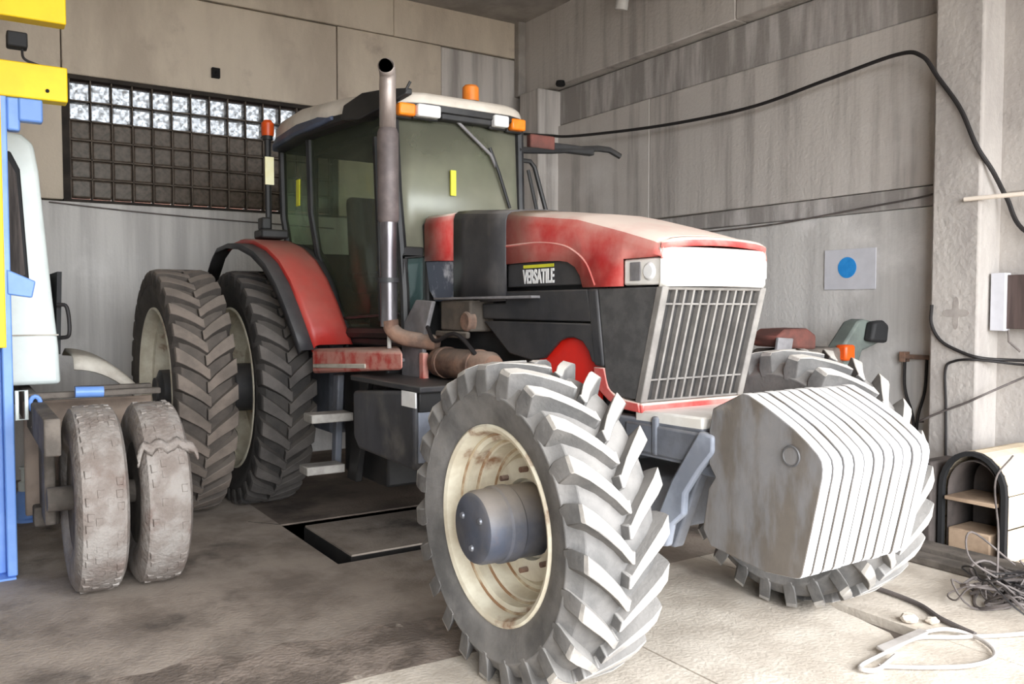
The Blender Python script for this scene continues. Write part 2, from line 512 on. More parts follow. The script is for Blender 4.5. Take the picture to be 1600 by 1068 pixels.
win = struct(G().box(XB - .2, XB - .02, WY0 - .02, WY1 + .02, WZ1, WZ1 + .05).box(XB - .2, XB + .0, WY0 - .02, WY1 + .02, WZ0 - .03, WZ0)
             .box(XB - .2, XB - .02, WY0 - .02, WY0 + .045, WZ0, WZ1).box(XB - .2, XB - .02, WY1 - .04, WY1 + .02, WZ0, WZ1).obj('window_1', 'mortar'))
PB = .1883
joints = G()
for i in range(15):
    y = WY0 + .05 + PB * i
    if y < WY1 - .03:
        joints.box(XB - .19, XB - .035, y - .005, y + .005, WZ0, WZ1)
for k in range(1, 6):
    z = WZ0 + .015 + PB * k
    joints.box(XB - .19, XB - .035, WY0 + .04, WY1 - .03, z - .006, z + .006)
joints.obj('mortar_joint', 'mortar_light', win)
h = PB / 2 - .005
gb = G().box(-.05, .045, -h, h, -h, h)
first = None
for k in range(6):
    for i in range(14):
        c = (XB - .1 + random.uniform(-.004, .004), WY0 + .05 + PB * (i + .5), WZ0 + .015 + PB * (k + .5))
        mk = 'glass_clear' if k >= 4 else 'glass_grimy'
        key = 'b' + mk
        if key not in WLOC:
            o = gb.obj('glass_block', mk, win, bevel=.018)
            WLOC[key] = o
        else:
            o = WLOC[key].copy()
            COL.objects.link(o)
        o.location = c
        o.rotation_euler = (random.choice((0, PI / 2, PI, -PI / 2)), 0, 0)
# what stands outside behind the window
struct(G().box(-14.2, -13.8, -8, 12, -.5, 4.34).obj('wall_outside', 'brick'))

# right wall: panels, ring beam, pillar, corner pillar
right = struct(G().box(XB - .3, XF + .3, YR + .12, YR + .3, -.3, ZC + .2).obj('wall_right', 'mortar'))


def rpanel(x0, x1, z0, z1, m, d=0.0):
    return G().box(x0, x1, YR - d, YR + .15, z0, z1).obj('panel', m, right, bevel=.012)


rpanel(XB, -6.9, 0, 2.55, 'concrete_streaked')
rpanel(-6.897, -3.3, 0, 2.42, 'concrete_grey')
rpanel(-6.897, -3.3, 2.424, 2.58, 'concrete_stained')
rpanel(XB, -6.9, 2.556, 3.888, 'concrete_streaked')
rpanel(-6.897, -3.3, 2.586, 3.888, 'concrete_streaked')
rpanel(XB, -3.3, 3.895, 4.33, 'concrete_stained', -.03)
rpanel(XB, -5.6, 4.34, ZC + .1, 'concrete_streaked', .12)
rpanel(-5.59, XF, 4.34, ZC + .1, 'concrete_streaked', .12)
rpanel(-3.29, XF, 0, 2.45, 'concrete_pillar', -.02)
rpanel(-3.29, XF, 2.46, 4.33, 'concrete_pillar', -.02)
struct(G().box(-3.56, -3.20, 6.05, YR + .1, 0, 4.9).obj('pillar_right', 'concrete_pillar', bevel=.02))
PR = bpy.data.objects['pillar_right']
G().prism([(-3.36 + .1 * math.cos(a) * (.35 + .65 * abs(math.cos(2 * a)) ** 3), 1.6 + .12 * math.sin(a) * (.35 + .65 * abs(math.cos(2 * a)) ** 3)) for a in [2 * PI * k / 40 for k in range(40)]], 'y', 6.0475, 6.0505).obj('stain', 'stain', PR)
struct(G().box(-8.98, -8.56, 6.0, YR + .1, 0, 4.32).obj('pillar_corner', 'concrete_streaked', bevel=.02))
struct(G().box(XB, XB + .12, 6.08, YR + .02, 4.34, ZC + .05).obj('trim_1', 'concrete_ceiling', bevel=.02))
struct(G().box(XB - .3, XF + .3, YL - .3, YR + .3, ZC, ZC + .3).obj('ceiling', 'concrete_ceiling'))
for x in (-7.2, -4.2, -1.2):
    struct(G().box(x - .15, x + .15, YL, YR - .14, ZC - .02, ZC + .01).obj('trim_2', 'concrete_ceiling', bevel=.01))
struct(G().box(XB - .3, XF + .3, YL - .3, YL, -.3, ZC + .2).obj('wall_left', 'concrete_grey'))
struct(G().box(XF, XF + .3, YL, GATE[1], -.3, ZC + .1).box(XF, XF + .3, GATE[2], YR + .3, -.3, ZC + .1)
       .box(XF, XF + .3, GATE[1], GATE[2], GATE[3], ZC + .1).obj('wall_front', 'concrete_grey'))

# ------------------------------------------------------------------ the tractor
TY = 2.92
tr = thing('tractor', 'large red farm tractor with white roof and stacked front weights', 'tractor', (-7.19, TY, 0))


def wheel(c, R, w, rr, s, m, lugs, lug_h, lug_t, skew, dish, name, label, hub=None, disc_r=.18):
    """c: middle of the tyre; s=-1 when its outer face looks towards -y"""
    hw = w / 2
    cr = R - lug_h
    prof = [(rr * .985, -hw + .05), (rr + .03, -hw + .02), (rr + .12 * (R - rr) / .3, -hw - .002), (rr + (R - rr) * .55, -hw - .012), (cr - .06, -hw + .012),
            (cr - .02, -hw + .035), (cr - .004, -hw * .55), (cr, 0), (cr - .004, hw * .55), (cr - .02, hw - .035), (cr - .06, hw - .012),
            (rr + (R - rr) * .55, hw + .012), (rr + .12 * (R - rr) / .3, hw + .002), (rr + .03, hw - .02), (rr * .985, hw - .05)]
    g = G().lathe(prof, c, 'y', 72, closed=True)
    for side in (-1, 1):
        for k in range(lugs):
            a0 = 2 * PI * (k + (.5 if side > 0 else 0)) / lugs
            ring = []
            ts = [(-.06, 0), (.0, 0), (.25, 1), (.5, 2), (.75, 3), (.97, 4), (1.0, 5)]
            for t, _ in ts:
                # t=0 at the middle of the tread, 1 at the shoulder
                y = side * (t * (hw + .004))
                u = max(t, 0)
                a = a0 + (skew * (u ** .85)) / R     # the shoulder trails, the middle leads
                th = lug_t * (1 + .45 * u) / 2
                zt = R - (.012 if u > .8 else 0) - (.02 if u > .98 else 0)
                zb = cr - .03 - (.06 if u > .9 else 0)
                row = []
                for r_, d_ in ((zb, th * 1.35), (zt, th), (zt, -th), (zb, -th * 1.35)):
                    aa = a + d_ / R
                    row.append((c[0] + r_ * math.cos(aa), c[1] + y, c[2] + r_ * math.sin(aa)))
                ring.append(row)
            # down the sidewall a little
            y = side * (hw + .012)
            a = a0 + skew * 1.12 / R
            row = []
            for r_, d_ in ((cr - .10, .01), (cr - .05, lug_t * .5), (cr - .05, -lug_t * .5), (cr - .10, -.01)):
                aa = a + d_ / R
                row.append((c[0] + r_ * math.cos(aa), c[1] + y, c[2] + r_ * math.sin(aa)))
            ring.append(row)
            g.loft(ring, closed_ring=True, caps=True)
    t = g.obj(name, [m, m + '_lug'], tr, angle=40, bevel=.007, seg=1)
    o0 = Vector(c) - Vector(WLOC[tr.name])
    for p in t.data.polygons:
        q = p.center - o0
        if math.hypot(q.x, q.z) > cr + .012:
            p.material_index = 1
    if label:
        t['label'] = label
    f = s * hw
    dp = []
    for r_, o_ in dish:
        dp.append((rr * r_, f - s * o_))
    G().lathe(dp, c, 'y', 64).obj('rim', 'cream', t)
    return t


yf = 1.897
FW, RW = .41, .418
dishf = [(.90, FW - .02), (1.05, FW - .03), (1.05, FW - .07), (.9, FW - .08), (.88, .1), (.985, .085), (1.0, .045), (1.06, .03), (1.06, .018), (1.035, .012), (.99, .02), (.965, .04), (.955, .09),
         (.90, .105), (.885, .15), (.83, .16), (.80, .225), (.72, .235), (.66, .205), (.44, .2), (.42, .23), (.0, .23)]
for s in (-1, 1):
    cy = yf + FW / 2 if s < 0 else 2 * TY - yf - FW / 2 + .2
    t = wheel((-3.08, cy, .703), .706, FW, .412, s, 'tire_dusty', 23, .05, .052, .20, dishf, 'front_tire',
              'dusty front tyre with tall chevron lugs' if s < 0 else None)
    f = cy + s * FW / 2
    hb = G()
    c = (-3.08, f, .703)
    hb.lathe([(.0, s * .085), (.135, s * .085), (.150, s * .078), (.158, s * .06), (.160, -s * .02), (.168, -s * .03), (.168, -s * .09), (.160, -s * .1), (.163, -s * .235), (.0, -s * .235)], c, 'y', 40)
    for rq, oq in ((.945, .092), (.865, .155), (.775, .23)):
        G().tube([(c[0] + .412 * rq * math.cos(a), f - s * oq, c[2] + .412 * rq * math.sin(a)) for a in [2 * PI * k / 48 for k in range(48)]], .007, 6, closed=True).obj('rim_seam', 'rim_rust', t)  # rust-brown rings, shade of the rim steps put into their colour
    hub = hb.obj('hub', 'hub', t)
    for k in range(3):
        a = 2 * PI * k / 3 + .55
        G().lathe([(0, s * .093), (.012, s * .093), (.018, s * .082)], (c[0] + .085 * math.cos(a), c[1], c[2] + .085 * math.sin(a)), 'y', 10).obj('bolt', 'bolt', t)
    for k in range(8):
        a = 2 * PI * k / 8
        G().lathe([(0, -s * .165), (.013, -s * .165), (.013, -s * .205)], (c[0] + .225 * math.cos(a), c[1], c[2] + .225 * math.sin(a)), 'y', 8).obj('wheel_nut', 'rust', t)

dishr = [(.9, RW - .03), (1.04, RW - .04), (1.04, RW - .08), (.9, RW - .1), (.9, .12), (.985, .1), (1.0, .05), (1.04, .035), (1.04, .015), (1.015, .012), (.98, .03), (.955, .06), (.95, .11), (.90, .125),
         (.885, .17), (.84, .2), (.80, .27), (.50, .3), (.42, .26), (.0, .26)]
for s in (-1, 1):
    for yo, m, nm, lab in ((1.879, 'tire_rear', 'rear_tire', 'dark inner rear tyre close to the cab'), (1.284, 'tire_dual', 'dual_tire', 'brown muddy outer rear tyre of the dual pair')):
        cy = yo + RW / 2 if s < 0 else 2 * TY - yo - RW / 2
        c = (-7.19, cy, .97)
        t = wheel(c, .975, RW, .645, s, m, 31, .036, .078, .16, dishr, nm, lab if s < 0 else None)
        f = cy + s * RW / 2
        G().lathe([(0, s * .04), (.12, s * .04), (.14, s * .02), (.20, -s * .02), (.2, -s * .27), (0, -s * .27)] if nm == 'rear_tire' else
                  [(0, -s * .02), (.1, -s * .02), (.12, -s * .04), (.17, -s * .06), (.17, -s * .27), (0, -s * .27)], (c[0], f, c[2]), 'y', 32).obj('hub', 'black', t)
        for k in range(10):
            a = 2 * PI * k / 10
            G().lathe([(0, -s * .235), (.016, -s * .235), (.016, -s * .28)], (c[0] + .27 * math.cos(a), f, c[2] + .27 * math.sin(a)), 'y', 8).obj('wheel_nut', 'rust', t)
# axles and chassis
G().tube([(-7.19, 1.3, .97), (-7.19, 2 * TY - 1.3, .97)], .11, 16).obj('rear_axle', 'black', tr)
G().box(-7.6, -6.6, TY - .38, TY + .38, .6, 1.5).prism([(-6.7, .62), (-4.9, .62), (-4.6, .72), (-3.3, .75), (-3.3, 1.1), (-5, 1.2), (-6.7, 1.35)], 'y', TY - .26, TY + .26).obj('transmission', 'chassis', tr, bevel=.03)
G().prism([(-3.3, .6), (-2.86, .6), (-2.86, .86), (-3.3, .86)], 'y', TY - .3, TY + .3).tube([(-3.08, 2.2, .70), (-3.08, 2 * TY - 2.0, .70)], .095, 14).obj('front_axle', 'chassis', tr, bevel=.02)
for s in (-1, 1):
    G().box(-3.95 if s < 0 else -3.9, -2.5, TY + s * .29 - .04, TY + s * .29 + .04, .97, 1.14).obj('chassis_rail', 'chassis', tr, bevel=.01)
G().box(-2.98, -2.48, TY - .34, TY + .34, .985, 1.12).box(-2.80, -2.76, TY - .345, TY + .345, .985, 1.16).obj('front_support', 'chassis', tr, bevel=.012)
G().prism([(-2.92, 1.12), (-2.50, 1.13), (-2.50, 1.185), (-2.92, 1.175)], 'y', TY - .33, TY + .33).obj('cross_bar', 'white', tr, bevel=.01)

# engine core below the hood
G().box(-4.95, -3.2, TY - .26, TY + .26, 1.05, 1.85).box(-3.2, -2.95, TY - .28, TY + .28, 1.2, 1.8).obj('engine_block', 'black_frame', tr, bevel=.02)

# hood: lofted shell, the same section law for every coloured stretch
ZE = [(-4.98, 2.238), (-4.57, 2.226), (-4.0, 2.176), (-3.355, 2.094), (-3.02, 2.012), (-2.80, 1.952), (-2.73, 1.925)]


def ze(x):
    for (a, za), (b, zb) in zip(ZE, ZE[1:]):
        if x <= b:
            return za + (zb - za) * max(0, (x - a)) / (b - a)
    return ZE[-1][1]


def hoodring(x, zb, dy=0.0, dz=0.0):
    z = ze(x) + dz
    half = [(-.338 - dy, zb), (-.338 - dy, min(z - .07, zb + .2) if zb < z - .1 else z - .07), (-.336 - dy, z - .05), (-.326 - dy, z - .018), (-.302 - dy, z - .002), (-.2, z + .012), (-.08, z + .02)]
    return [(x, TY + y, zz) for y, zz in half] + [(x, TY - y, zz) for y, zz in reversed(half)]


def hood(name, st, m, dy=0.0, dz=0.0, parent=tr):
    return G().loft([hoodring(x, zb, dy, dz) for x, zb in st]).obj(name, m, parent, solid=.012, angle=30)


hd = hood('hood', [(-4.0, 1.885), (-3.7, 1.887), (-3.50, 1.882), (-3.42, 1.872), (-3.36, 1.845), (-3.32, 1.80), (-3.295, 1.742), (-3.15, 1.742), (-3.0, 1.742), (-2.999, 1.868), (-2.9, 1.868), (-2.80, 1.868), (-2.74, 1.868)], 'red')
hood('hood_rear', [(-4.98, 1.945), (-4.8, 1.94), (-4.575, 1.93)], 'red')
hood('hood_band', [(-4.58, 1.68), (-4.45, 1.675), (-4.2, 1.675), (-3.99, 1.68)], 'black_band', .006, .006)['label'] = 'black band across the hood'
# nose lip in front of the shell
lip = []
for x, z, w in ((-2.745, 1.943, .0), (-2.735, 1.940, .4), (-2.722, 1.928, .8), (-2.72, 1.905, 1)):
    row = []
    for k in range(13):
        u = -1 + 2 * k / 12
        e = max(0, abs(u) - .8) / .2
        row.append((x + w * .018 * (1 - u * u) - .03 * e * w, TY + u * .338, z + .018 * (1 - u * u) - .018 * e * (1 - w)))
    lip.append(row)
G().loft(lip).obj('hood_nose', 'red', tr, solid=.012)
# crease line standing proud along the side
for s in (-1, 1):
    y = TY + s * .341
    pts = [(-4.0, y, 1.985), (-3.7, y, 1.985), (-3.5, y, 1.965), (-3.38, y, 1.93), (-3.27, y, 1.86), (-3.2, y, 1.75)]
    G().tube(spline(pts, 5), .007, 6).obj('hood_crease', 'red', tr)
# headlight band and side lamps
bw = []
for z in (1.905, 1.89, 1.76, 1.738):
    row = []
    for k in range(15):
        u = -1 + 2 * k / 14
        e = .03 * max(0, abs(u) - .85) / .15
        row.append((-2.722 + .02 * (1 - u * u) - e - (.008 if z in (1.905, 1.738) else 0), TY + u * .338, z + .004 * (1 - u * u)))
    bw.append(row)
hl = G().loft(bw).obj('headlight_panel', 'white', tr, solid=.015)
for y in (-.2, .2):
    G().box(-2.73, -2.698, TY + y - .1, TY + y + .1, 1.775, 1.865).obj('headlight_lens', 'lamp_white', hl, bevel=.01)
G().tube([(-2.70, TY - .015, 1.835), (-2.70, TY + .01, 1.81), (-2.70, TY + .025, 1.80)], .006, 6).obj('badge', 'grey_bracket', hl)
for s in (-1, 1):
    y = TY + s * .335
    sl = G().box(-2.998, -2.735, min(y, y - s * .03), max(y, y - s * .03), 1.745, 1.866).obj('side_lamp', 'white', tr, bevel=.01)
    G().box(-2.95, -2.88, min(y, y + s * .006), max(y, y + s * .006), 1.765, 1.85).obj('lamp_recess', 'grey_bracket', sl, bevel=.005)
    G().lathe([(0, s * .012), (.03, s * .01), (.042, 0)], (-2.825, y, 1.805), 'y', 20).obj('lamp_bulb', 'lamp_white', sl)
# grille, leaning back towards its foot
ZT, ZB_, XT, XBt = 1.737, 1.21, -2.745, -2.885


def gx(z):
    return XBt + (XT - XBt) * (z - ZB_) / (ZT - ZB_)


def plank(y0, y1, z0, z1, d0, d1):
    return [(gx(z0) + d0, y0, z0), (gx(z0) + d1, y0, z0), (gx(z0) + d1, y1, z0), (gx(z0) + d0, y1, z0),
            (gx(z1) + d0, y0, z1), (gx(z1) + d1, y0, z1), (gx(z1) + d1, y1, z1), (gx(z1) + d0, y1, z1)]


gr = G().hexa(plank(TY - .322, TY + .322, ZB_, ZT, -.04, -.02)).obj('grille', 'grille_dark', tr)
gf = G()
gf.hexa(plank(TY - .338, TY - .298, ZB_, ZT, -.03, .012)).hexa(plank(TY + .298, TY + .338, ZB_, ZT, -.03, .012))
gf.hexa(plank(TY - .30, TY + .30, ZB_, ZB_ + .012, -.03, .008)).hexa(plank(TY - .30, TY + .30, ZT - .015, ZT, -.03, .008))
gf.obj('grille_frame', 'slat', gr, bevel=.005)
for k in range(10):
    y = TY - .245 + .49 * k / 9
    G().hexa(plank(y - .006, y + .006, ZB_ + .01, ZT - .01, -.022, .006)).obj('slat', 'slat', gr)
for z in (1.315, 1.66):
    G().hexa(plank(TY - .3, TY + .3, z - .004, z + .004, -.01, .004)).obj('cross_wire', 'slat', gr)
# side screens, posts, red skirt
for s in (-1, 1):
    def yy(a, b):
        return (min(TY + s * a, TY + s * b), max(TY + s * a, TY + s * b))
    a, b = yy(.30, .336)
    G().prism([(-3.185, 1.735), (-2.765, 1.735), (-2.90, 1.225), (-2.99, 1.222), (-3.09, 1.245), (-3.125, 1.30)], 'y', a, b).obj('side_screen', 'mesh', tr, bevel=.006)
    a, b = yy(.3, .344)
    G().prism([(-3.265, 1.735), (-3.19, 1.735), (-3.135, 1.36), (-3.205, 1.36)], 'y', a, b).obj('corner_post', 'black', tr, bevel=.012)
    a, b = yy(.27, .34)
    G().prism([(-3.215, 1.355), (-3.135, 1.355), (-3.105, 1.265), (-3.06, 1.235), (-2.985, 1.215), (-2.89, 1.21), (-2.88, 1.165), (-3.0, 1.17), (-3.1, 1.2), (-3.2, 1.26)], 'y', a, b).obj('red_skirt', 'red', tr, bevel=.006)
    a, b = yy(.29, .305)
    G().prism([(-3.72, 1.1), (-3.72, 1.36), (-3.6, 1.45), (-3.5, 1.55), (-3.3, 1.55), (-3.2, 1.4), (-3.2, 1.1)], 'y', a, b).obj('inner_guard', 'red_bright', tr)
    a, b = yy(.315, .343)
    G().prism([(-4.0, 1.733), (-3.262, 1.733), (-3.225, 1.575), (-4.24, 1.575), (-4.25, 1.665), (-4.0, 1.668)], 'y', a, b).obj('engine_cover', 'black', tr, bevel=.008)
    G().prism([(-4.235, 1.565), (-3.222, 1.565), (-3.195, 1.37), (-3.225, 1.38), (-3.25, 1.43), (-3.30, 1.475), (-3.37, 1.492), (-3.44, 1.488), (-3.50, 1.47), (-3.57, 1.42), (-3.63, 1.375), (-3.75, 1.36), (-3.96, 1.385)], 'y', a, b).obj('engine_cover_lower', 'black', tr, bevel=.008)
    a, b = yy(.3, .325)
    np_ = G().prism([(-4.0, 1.888), (-3.45, 1.885), (-3.36, 1.86), (-3.315, 1.81), (-3.30, 1.765), (-3.33, 1.757), (-4.0, 1.752)], 'y', a, b).obj('name_panel', 'black', tr, bevel=.006)
    a, b = yy(.324, .3285)
    G().box(-3.84, -3.56, a, b, 1.855, 1.872).obj('yellow_stripe', 'yellow_tape', np_)
    tx = bpy.data.curves.new('lettering', 'FONT')
    tx.body = 'VERSATILE'
    tx.size = .088
    tx.align_x = 'CENTER'
    tx.extrude = .002
    tx.offset = .0022
    to = bpy.data.objects.new('lettering', tx)
    COL.objects.link(to)
    bpy.context.view_layer.update()
    me = bpy.data.meshes.new_from_object(to)
    me.name = 'lettering'
    bpy.data.objects.remove(to)
    me.materials.append(M['lamp_white'])
    wd = max(v.co.x for v in me.vertices) - min(v.co.x for v in me.vertices)
    o = bpy.data.objects.new('lettering', me)
    COL.objects.link(o)
    o.parent = np_
    o.scale = (.29 / wd, 1.18, 1)
    o.rotation_euler = (PI / 2, 0, 0 if s < 0 else PI)
    o.location = (-3.70 + 7.19, s * .3275, 1.774)
    # below the rear of the hood
    a, b = yy(.30, .336)
    G().prism([(-4.98, 1.945), (-4.57, 1.93), (-4.57, 1.68), (-4.85, 1.68), (-4.93, 1.75)], 'y', a, b).obj('rear_side_panel', 'smeared' if s < 0 else 'black', tr, bevel=.008)
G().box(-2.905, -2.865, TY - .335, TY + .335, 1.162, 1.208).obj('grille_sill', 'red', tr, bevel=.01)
# ledge, air box, rusty silencer, upright bracket at the back of the engine bay
G().hexa([(-4.62, 2.45, 1.688), (-3.66, 2.52, 1.692), (-3.66, 2.62, 1.692), (-4.62, 2.62, 1.688), (-4.62, 2.45, 1.702), (-3.66, 2.52, 1.706), (-3.66, 2.62, 1.706), (-4.62, 2.62, 1.702)]).obj('ledge_plate', 'grey_bracket', tr, bevel=.004)
G().box(-4.62, -4.26, 2.50, 2.70, 1.50, 1.685).box(-4.64, -4.25, 2.47, 2.5, 1.46, 1.50).obj('air_box', 'grime', tr, bevel=.012)
G().lathe([(0, 0), (.05, 0), (.06, .01), (.06, .05), (0, .05)], (-4.30, 2.485, 1.56), 'y', 16).obj('filler_cap', 'rust', tr)
G().lathe([(0, 0), (.07, 0), (.09, .03), (.09, .62), (.07, .66), (0, .66)], (-4.66, 2.50, 1.305), 'x', 24).lathe([(.09, .1), (.098, .1), (.098, .13), (.09, .13)], (-4.66, 2.50, 1.305), 'x', 24).lathe([(.09, .48), (.098, .48), (.098, .51), (.09, .51)], (-4.66, 2.50, 1.305), 'x', 24).obj('rusty_canister', 'rust', tr)
G().prism([(-5.03, 1.16), (-4.75, 1.16), (-4.72, 1.45), (-4.60, 1.68), (-4.82, 1.69), (-4.98, 1.55), (-5.03, 1.40)], 'y', 2.43, 2.46).obj('upright_bracket', 'grey_bracket', tr, bevel=.006)
G().box(-4.74, -4.68, 2.41, 2.45, 1.17, 1.36).obj('red_valve', 'red_worn', tr, bevel=.008)
for z, xs in ((1.42, (-5.1, -4.9)), (1.3, (-5.2, -4.98))):
    G().tube([(xs[0], 2.4, z), (xs[1], 2.42, z)], .012, 8).obj('hose', 'grey_bracket', tr)
G().tube(spline([(-4.68, 2.44, 1.52), (-4.5, 2.40, 1.44), (-4.25, 2.42, 1.48), (-3.95, 2.5, 1.2)]), .013, 8).obj('hose', 'cable_black', tr)

# exhaust stack in front of the right cab corner
EX = (-4.94, 2.30)
st = G().tube([(EX[0], EX[1], 1.52), (EX[0], EX[1], 2.19)], .054, 20).obj('exhaust_stack', 'chrome', tr)
G().tube([(EX[0], EX[1], 2.18), (EX[0], EX[1], 2.20), (EX[0], EX[1], 2.74), (EX[0], EX[1], 2.77)], [.056, .068, .068, .056], 24).obj('heat_shield', 'shield', st)
G().tube([(EX[0], EX[1], 2.76), (EX[0], EX[1], 3.04), (EX[0] + .005, EX[1], 3.09), (EX[0] + .03, EX[1] - .015, 3.125), (EX[0] + .075, EX[1] - .045, 3.14)], .05, 20, caps=False).obj('outlet_pipe', 'steel', st, solid=.005)
G().lathe([(0, .055), (.046, .055)], (EX[0] + .012, EX[1] - .042, 3.14), 'x', 20).obj('outlet_soot', 'soot', st)  # black disc put in for the dark inside of the pipe
G().tube(spline([(EX[0] + .02, EX[1], 1.56), (EX[0] + .03, EX[1] + .01, 1.50), (EX[0] + .1, EX[1] + .06, 1.45), (EX[0] + .28, EX[1] + .2, 1.42)]), .05, 16).obj('exhaust_elbow', 'rust', st)
G().lathe([(.055, 0), (.066, 0), (.066, .03), (.055, .03)], (EX[0], EX[1], 1.80), 'z', 20).obj('clamp', 'black', st)
G().tube([(EX[0] - .02, EX[1] + .01, 1.38), (EX[0] - .02, EX[1] + .01, 1.52)], .014, 8).obj('drain_pipe', 'step', st)

# cab ---------------------------------------------------------------
ZF, ZG = 1.42, 2.86
cabf = G()
cabf.prism([(-5.0, TY - .46), (-6.05, TY - .43), (-6.95, TY - .43), (-6.95, TY + .43), (-6.05, TY + .43), (-5.0, TY + .46)], 'z', ZF - .06, ZF + .05)
cab = cabf.obj('cab_floor', 'black_frame', tr, bevel=.02)


def bar(pts, r, name, m='black_frame', par=tr, n=8):
    return G().tube(pts, r, n).obj(name, m, par)


AP = [(-5.02, .46, 1.42), (-5.03, .465, 1.75), (-5.05, .475, 2.05), (-5.09, .485, 2.4), (-5.12, .495, 2.93)]
BP = [(-6.02, .43, 1.42), (-6.25, .48, 1.75), (-6.42, .53, 2.05), (-6.46, .57, 2.38), (-6.33, .63, 2.93)]
CP = [(-7.0, .56, 2.05), (-7.04, .60, 2.4), (-6.98, .63, 2.93)]
for s in (-1, 1):
    A = [(x, TY + s * y, z) for x, y, z in AP]
    B = [(x, TY + s * y, z) for x, y, z in BP]
    C = [(x, TY + s * y, z) for x, y, z in CP]
    bar(A, .033, 'cab_pillar')
    bar(B, .032, 'cab_pillar')
    bar(C, .034, 'cab_pillar')
    G().loft([A, B]).obj('door_glass', 'glass_side', tr, solid=.006)
    G().loft([B[2:], C]).obj('quarter_glass', 'glass_side', tr, solid=.006)
    bar([(-5.30, TY + s * .505, 1.55), (-5.31, TY + s * .51, 2.0), (-5.33, TY + s * .53, 2.79)], .024, 'door_bar')
    bar([(-5.06, TY + s * .48, 1.60), (-6.08, TY + s * .46, 1.56)], .012, 'door_rail')
    bar([(-5.06, TY + s * .455, 1.47), (-6.05, TY + s * .43, 1.45)], .045, 'door_sill')
    G().loft([[B[0], B[1], B[2]], [(-7.0, TY + s * .45, 1.42), (-7.0, TY + s * .5, 1.75), C[0]]]).obj('cab_side_panel', 'black_frame', tr, solid=.03)
    if s < 0:
        y = TY - .585
        G().hexa([(-6.75, y - .012, 2.46), (-6.68, y - .012, 2.46), (-6.68, y - .002, 2.46), (-6.75, y - .002, 2.46), (-6.66, y - .04, 2.66), (-6.59, y - .04, 2.66), (-6.59, y - .03, 2.66), (-6.66, y - .03, 2.66)]).obj('yellow_sticker', 'yellow_tape', tr)
G().box(-7.06, -7.0, TY - .6, TY + .6, ZF, 2.1).obj('cab_rear_panel', 'black_frame', tr, bevel=.01)
G().box(-7.03, -7.01, TY - .58, TY + .58, 2.1, 2.93).obj('rear_glass', 'glass_side', tr)
for y in (-.34, .34):
    bar([(-7.0, TY + y, 2.0), (-6.98, TY + y, 2.93)], .022, 'rear_window_bar')
# windscreen, slightly bowed
ws = []
for z, dx in ((1.98, .06), (2.4, .01), (2.93, -.03)):
    row = []
    for k in range(9):
        u = -1 + k / 4
        row.append((-5.10 + dx + .05 * (1 - u * u), TY + u * .485, z))
    ws.append(row)
G().loft(ws).obj('windscreen', 'glass_cab', tr, solid=.006)
G().box(-5.035, -5.02, 2.80, 2.84, 2.395, 2.565).obj('yellow_sticker', 'yellow_tape', tr)
for s in (-1, 1):
    y0, y1 = sorted((TY + s * .475, TY + s * .33))
    G().box(-5.045, -5.03, y0, y1, 1.60, 1.98).obj('lower_front_glass', 'glass_door', tr)
    lf = G().box(-5.07, -5.01, y0, y1, 1.97, 2.04).box(-5.07, -5.01, y0, y1, 1.50, 1.60).box(-5.07, -5.01, y0 if s < 0 else y1 - .03, y0 + .03 if s < 0 else y1, 1.6, 1.97)
    lf.obj('lower_front_frame', 'black_frame', tr, bevel=.012)
G().box(-5.08, -4.98, TY - .33, TY + .33, 1.4, 2.2).obj('firewall', 'black_frame', tr, bevel=.02)
bar([(-5.04, TY - .06, 2.90), (-5.03, TY + .2, 2.70), (-5.04, TY + .25, 2.62)], .011, 'wiper', 'grey_bracket')
bar([(-5.04, TY + .20, 2.75), (-5.03, TY + .27, 2.58), (-5.03, TY + .36, 2.34)], .012, 'wiper', 'black_frame')

# roof
RO = [(-4.985, .33), (-5.03, .44), (-5.12, .52), (-5.32, .60), (-5.7, .685), (-6.3, .745), (-6.85, .73), (-7.02, .66), (-7.04, .4)]


def roof_ring(ins, z, front=0.0, zr=0.0):
    r = []
    for x, y in RO:
        xx = -6.0 + (x + 6.0) * (1 - ins * .9)
        r.append((xx, y * (1 - ins * 1.2)))
    full = [(x, TY - y) for x, y in r] + [(x, TY + y) for x, y in reversed(r)]
    return [(x, y, z + zr * max(0, min(1, (-5.2 - x) / .9)) + front * 0) for x, y in full]


G().loft([roof_ring(.03, 2.92, zr=.0), roof_ring(.0, 2.935, zr=.0), roof_ring(0, 2.975, zr=.01), roof_ring(.04, 2.98, zr=.01)], True, True).obj('roof_trim', 'black_frame', tr, angle=30)
rf = G().loft([roof_ring(.012, 2.97, zr=.01), roof_ring(.0, 2.98, zr=.015), roof_ring(.01, 3.025, zr=.05), roof_ring(.05, 3.055, zr=.085), roof_ring(.2, 3.085, zr=.10), roof_ring(.6, 3.10, zr=.11)], True, True).obj('roof', 'roof', tr, angle=50)
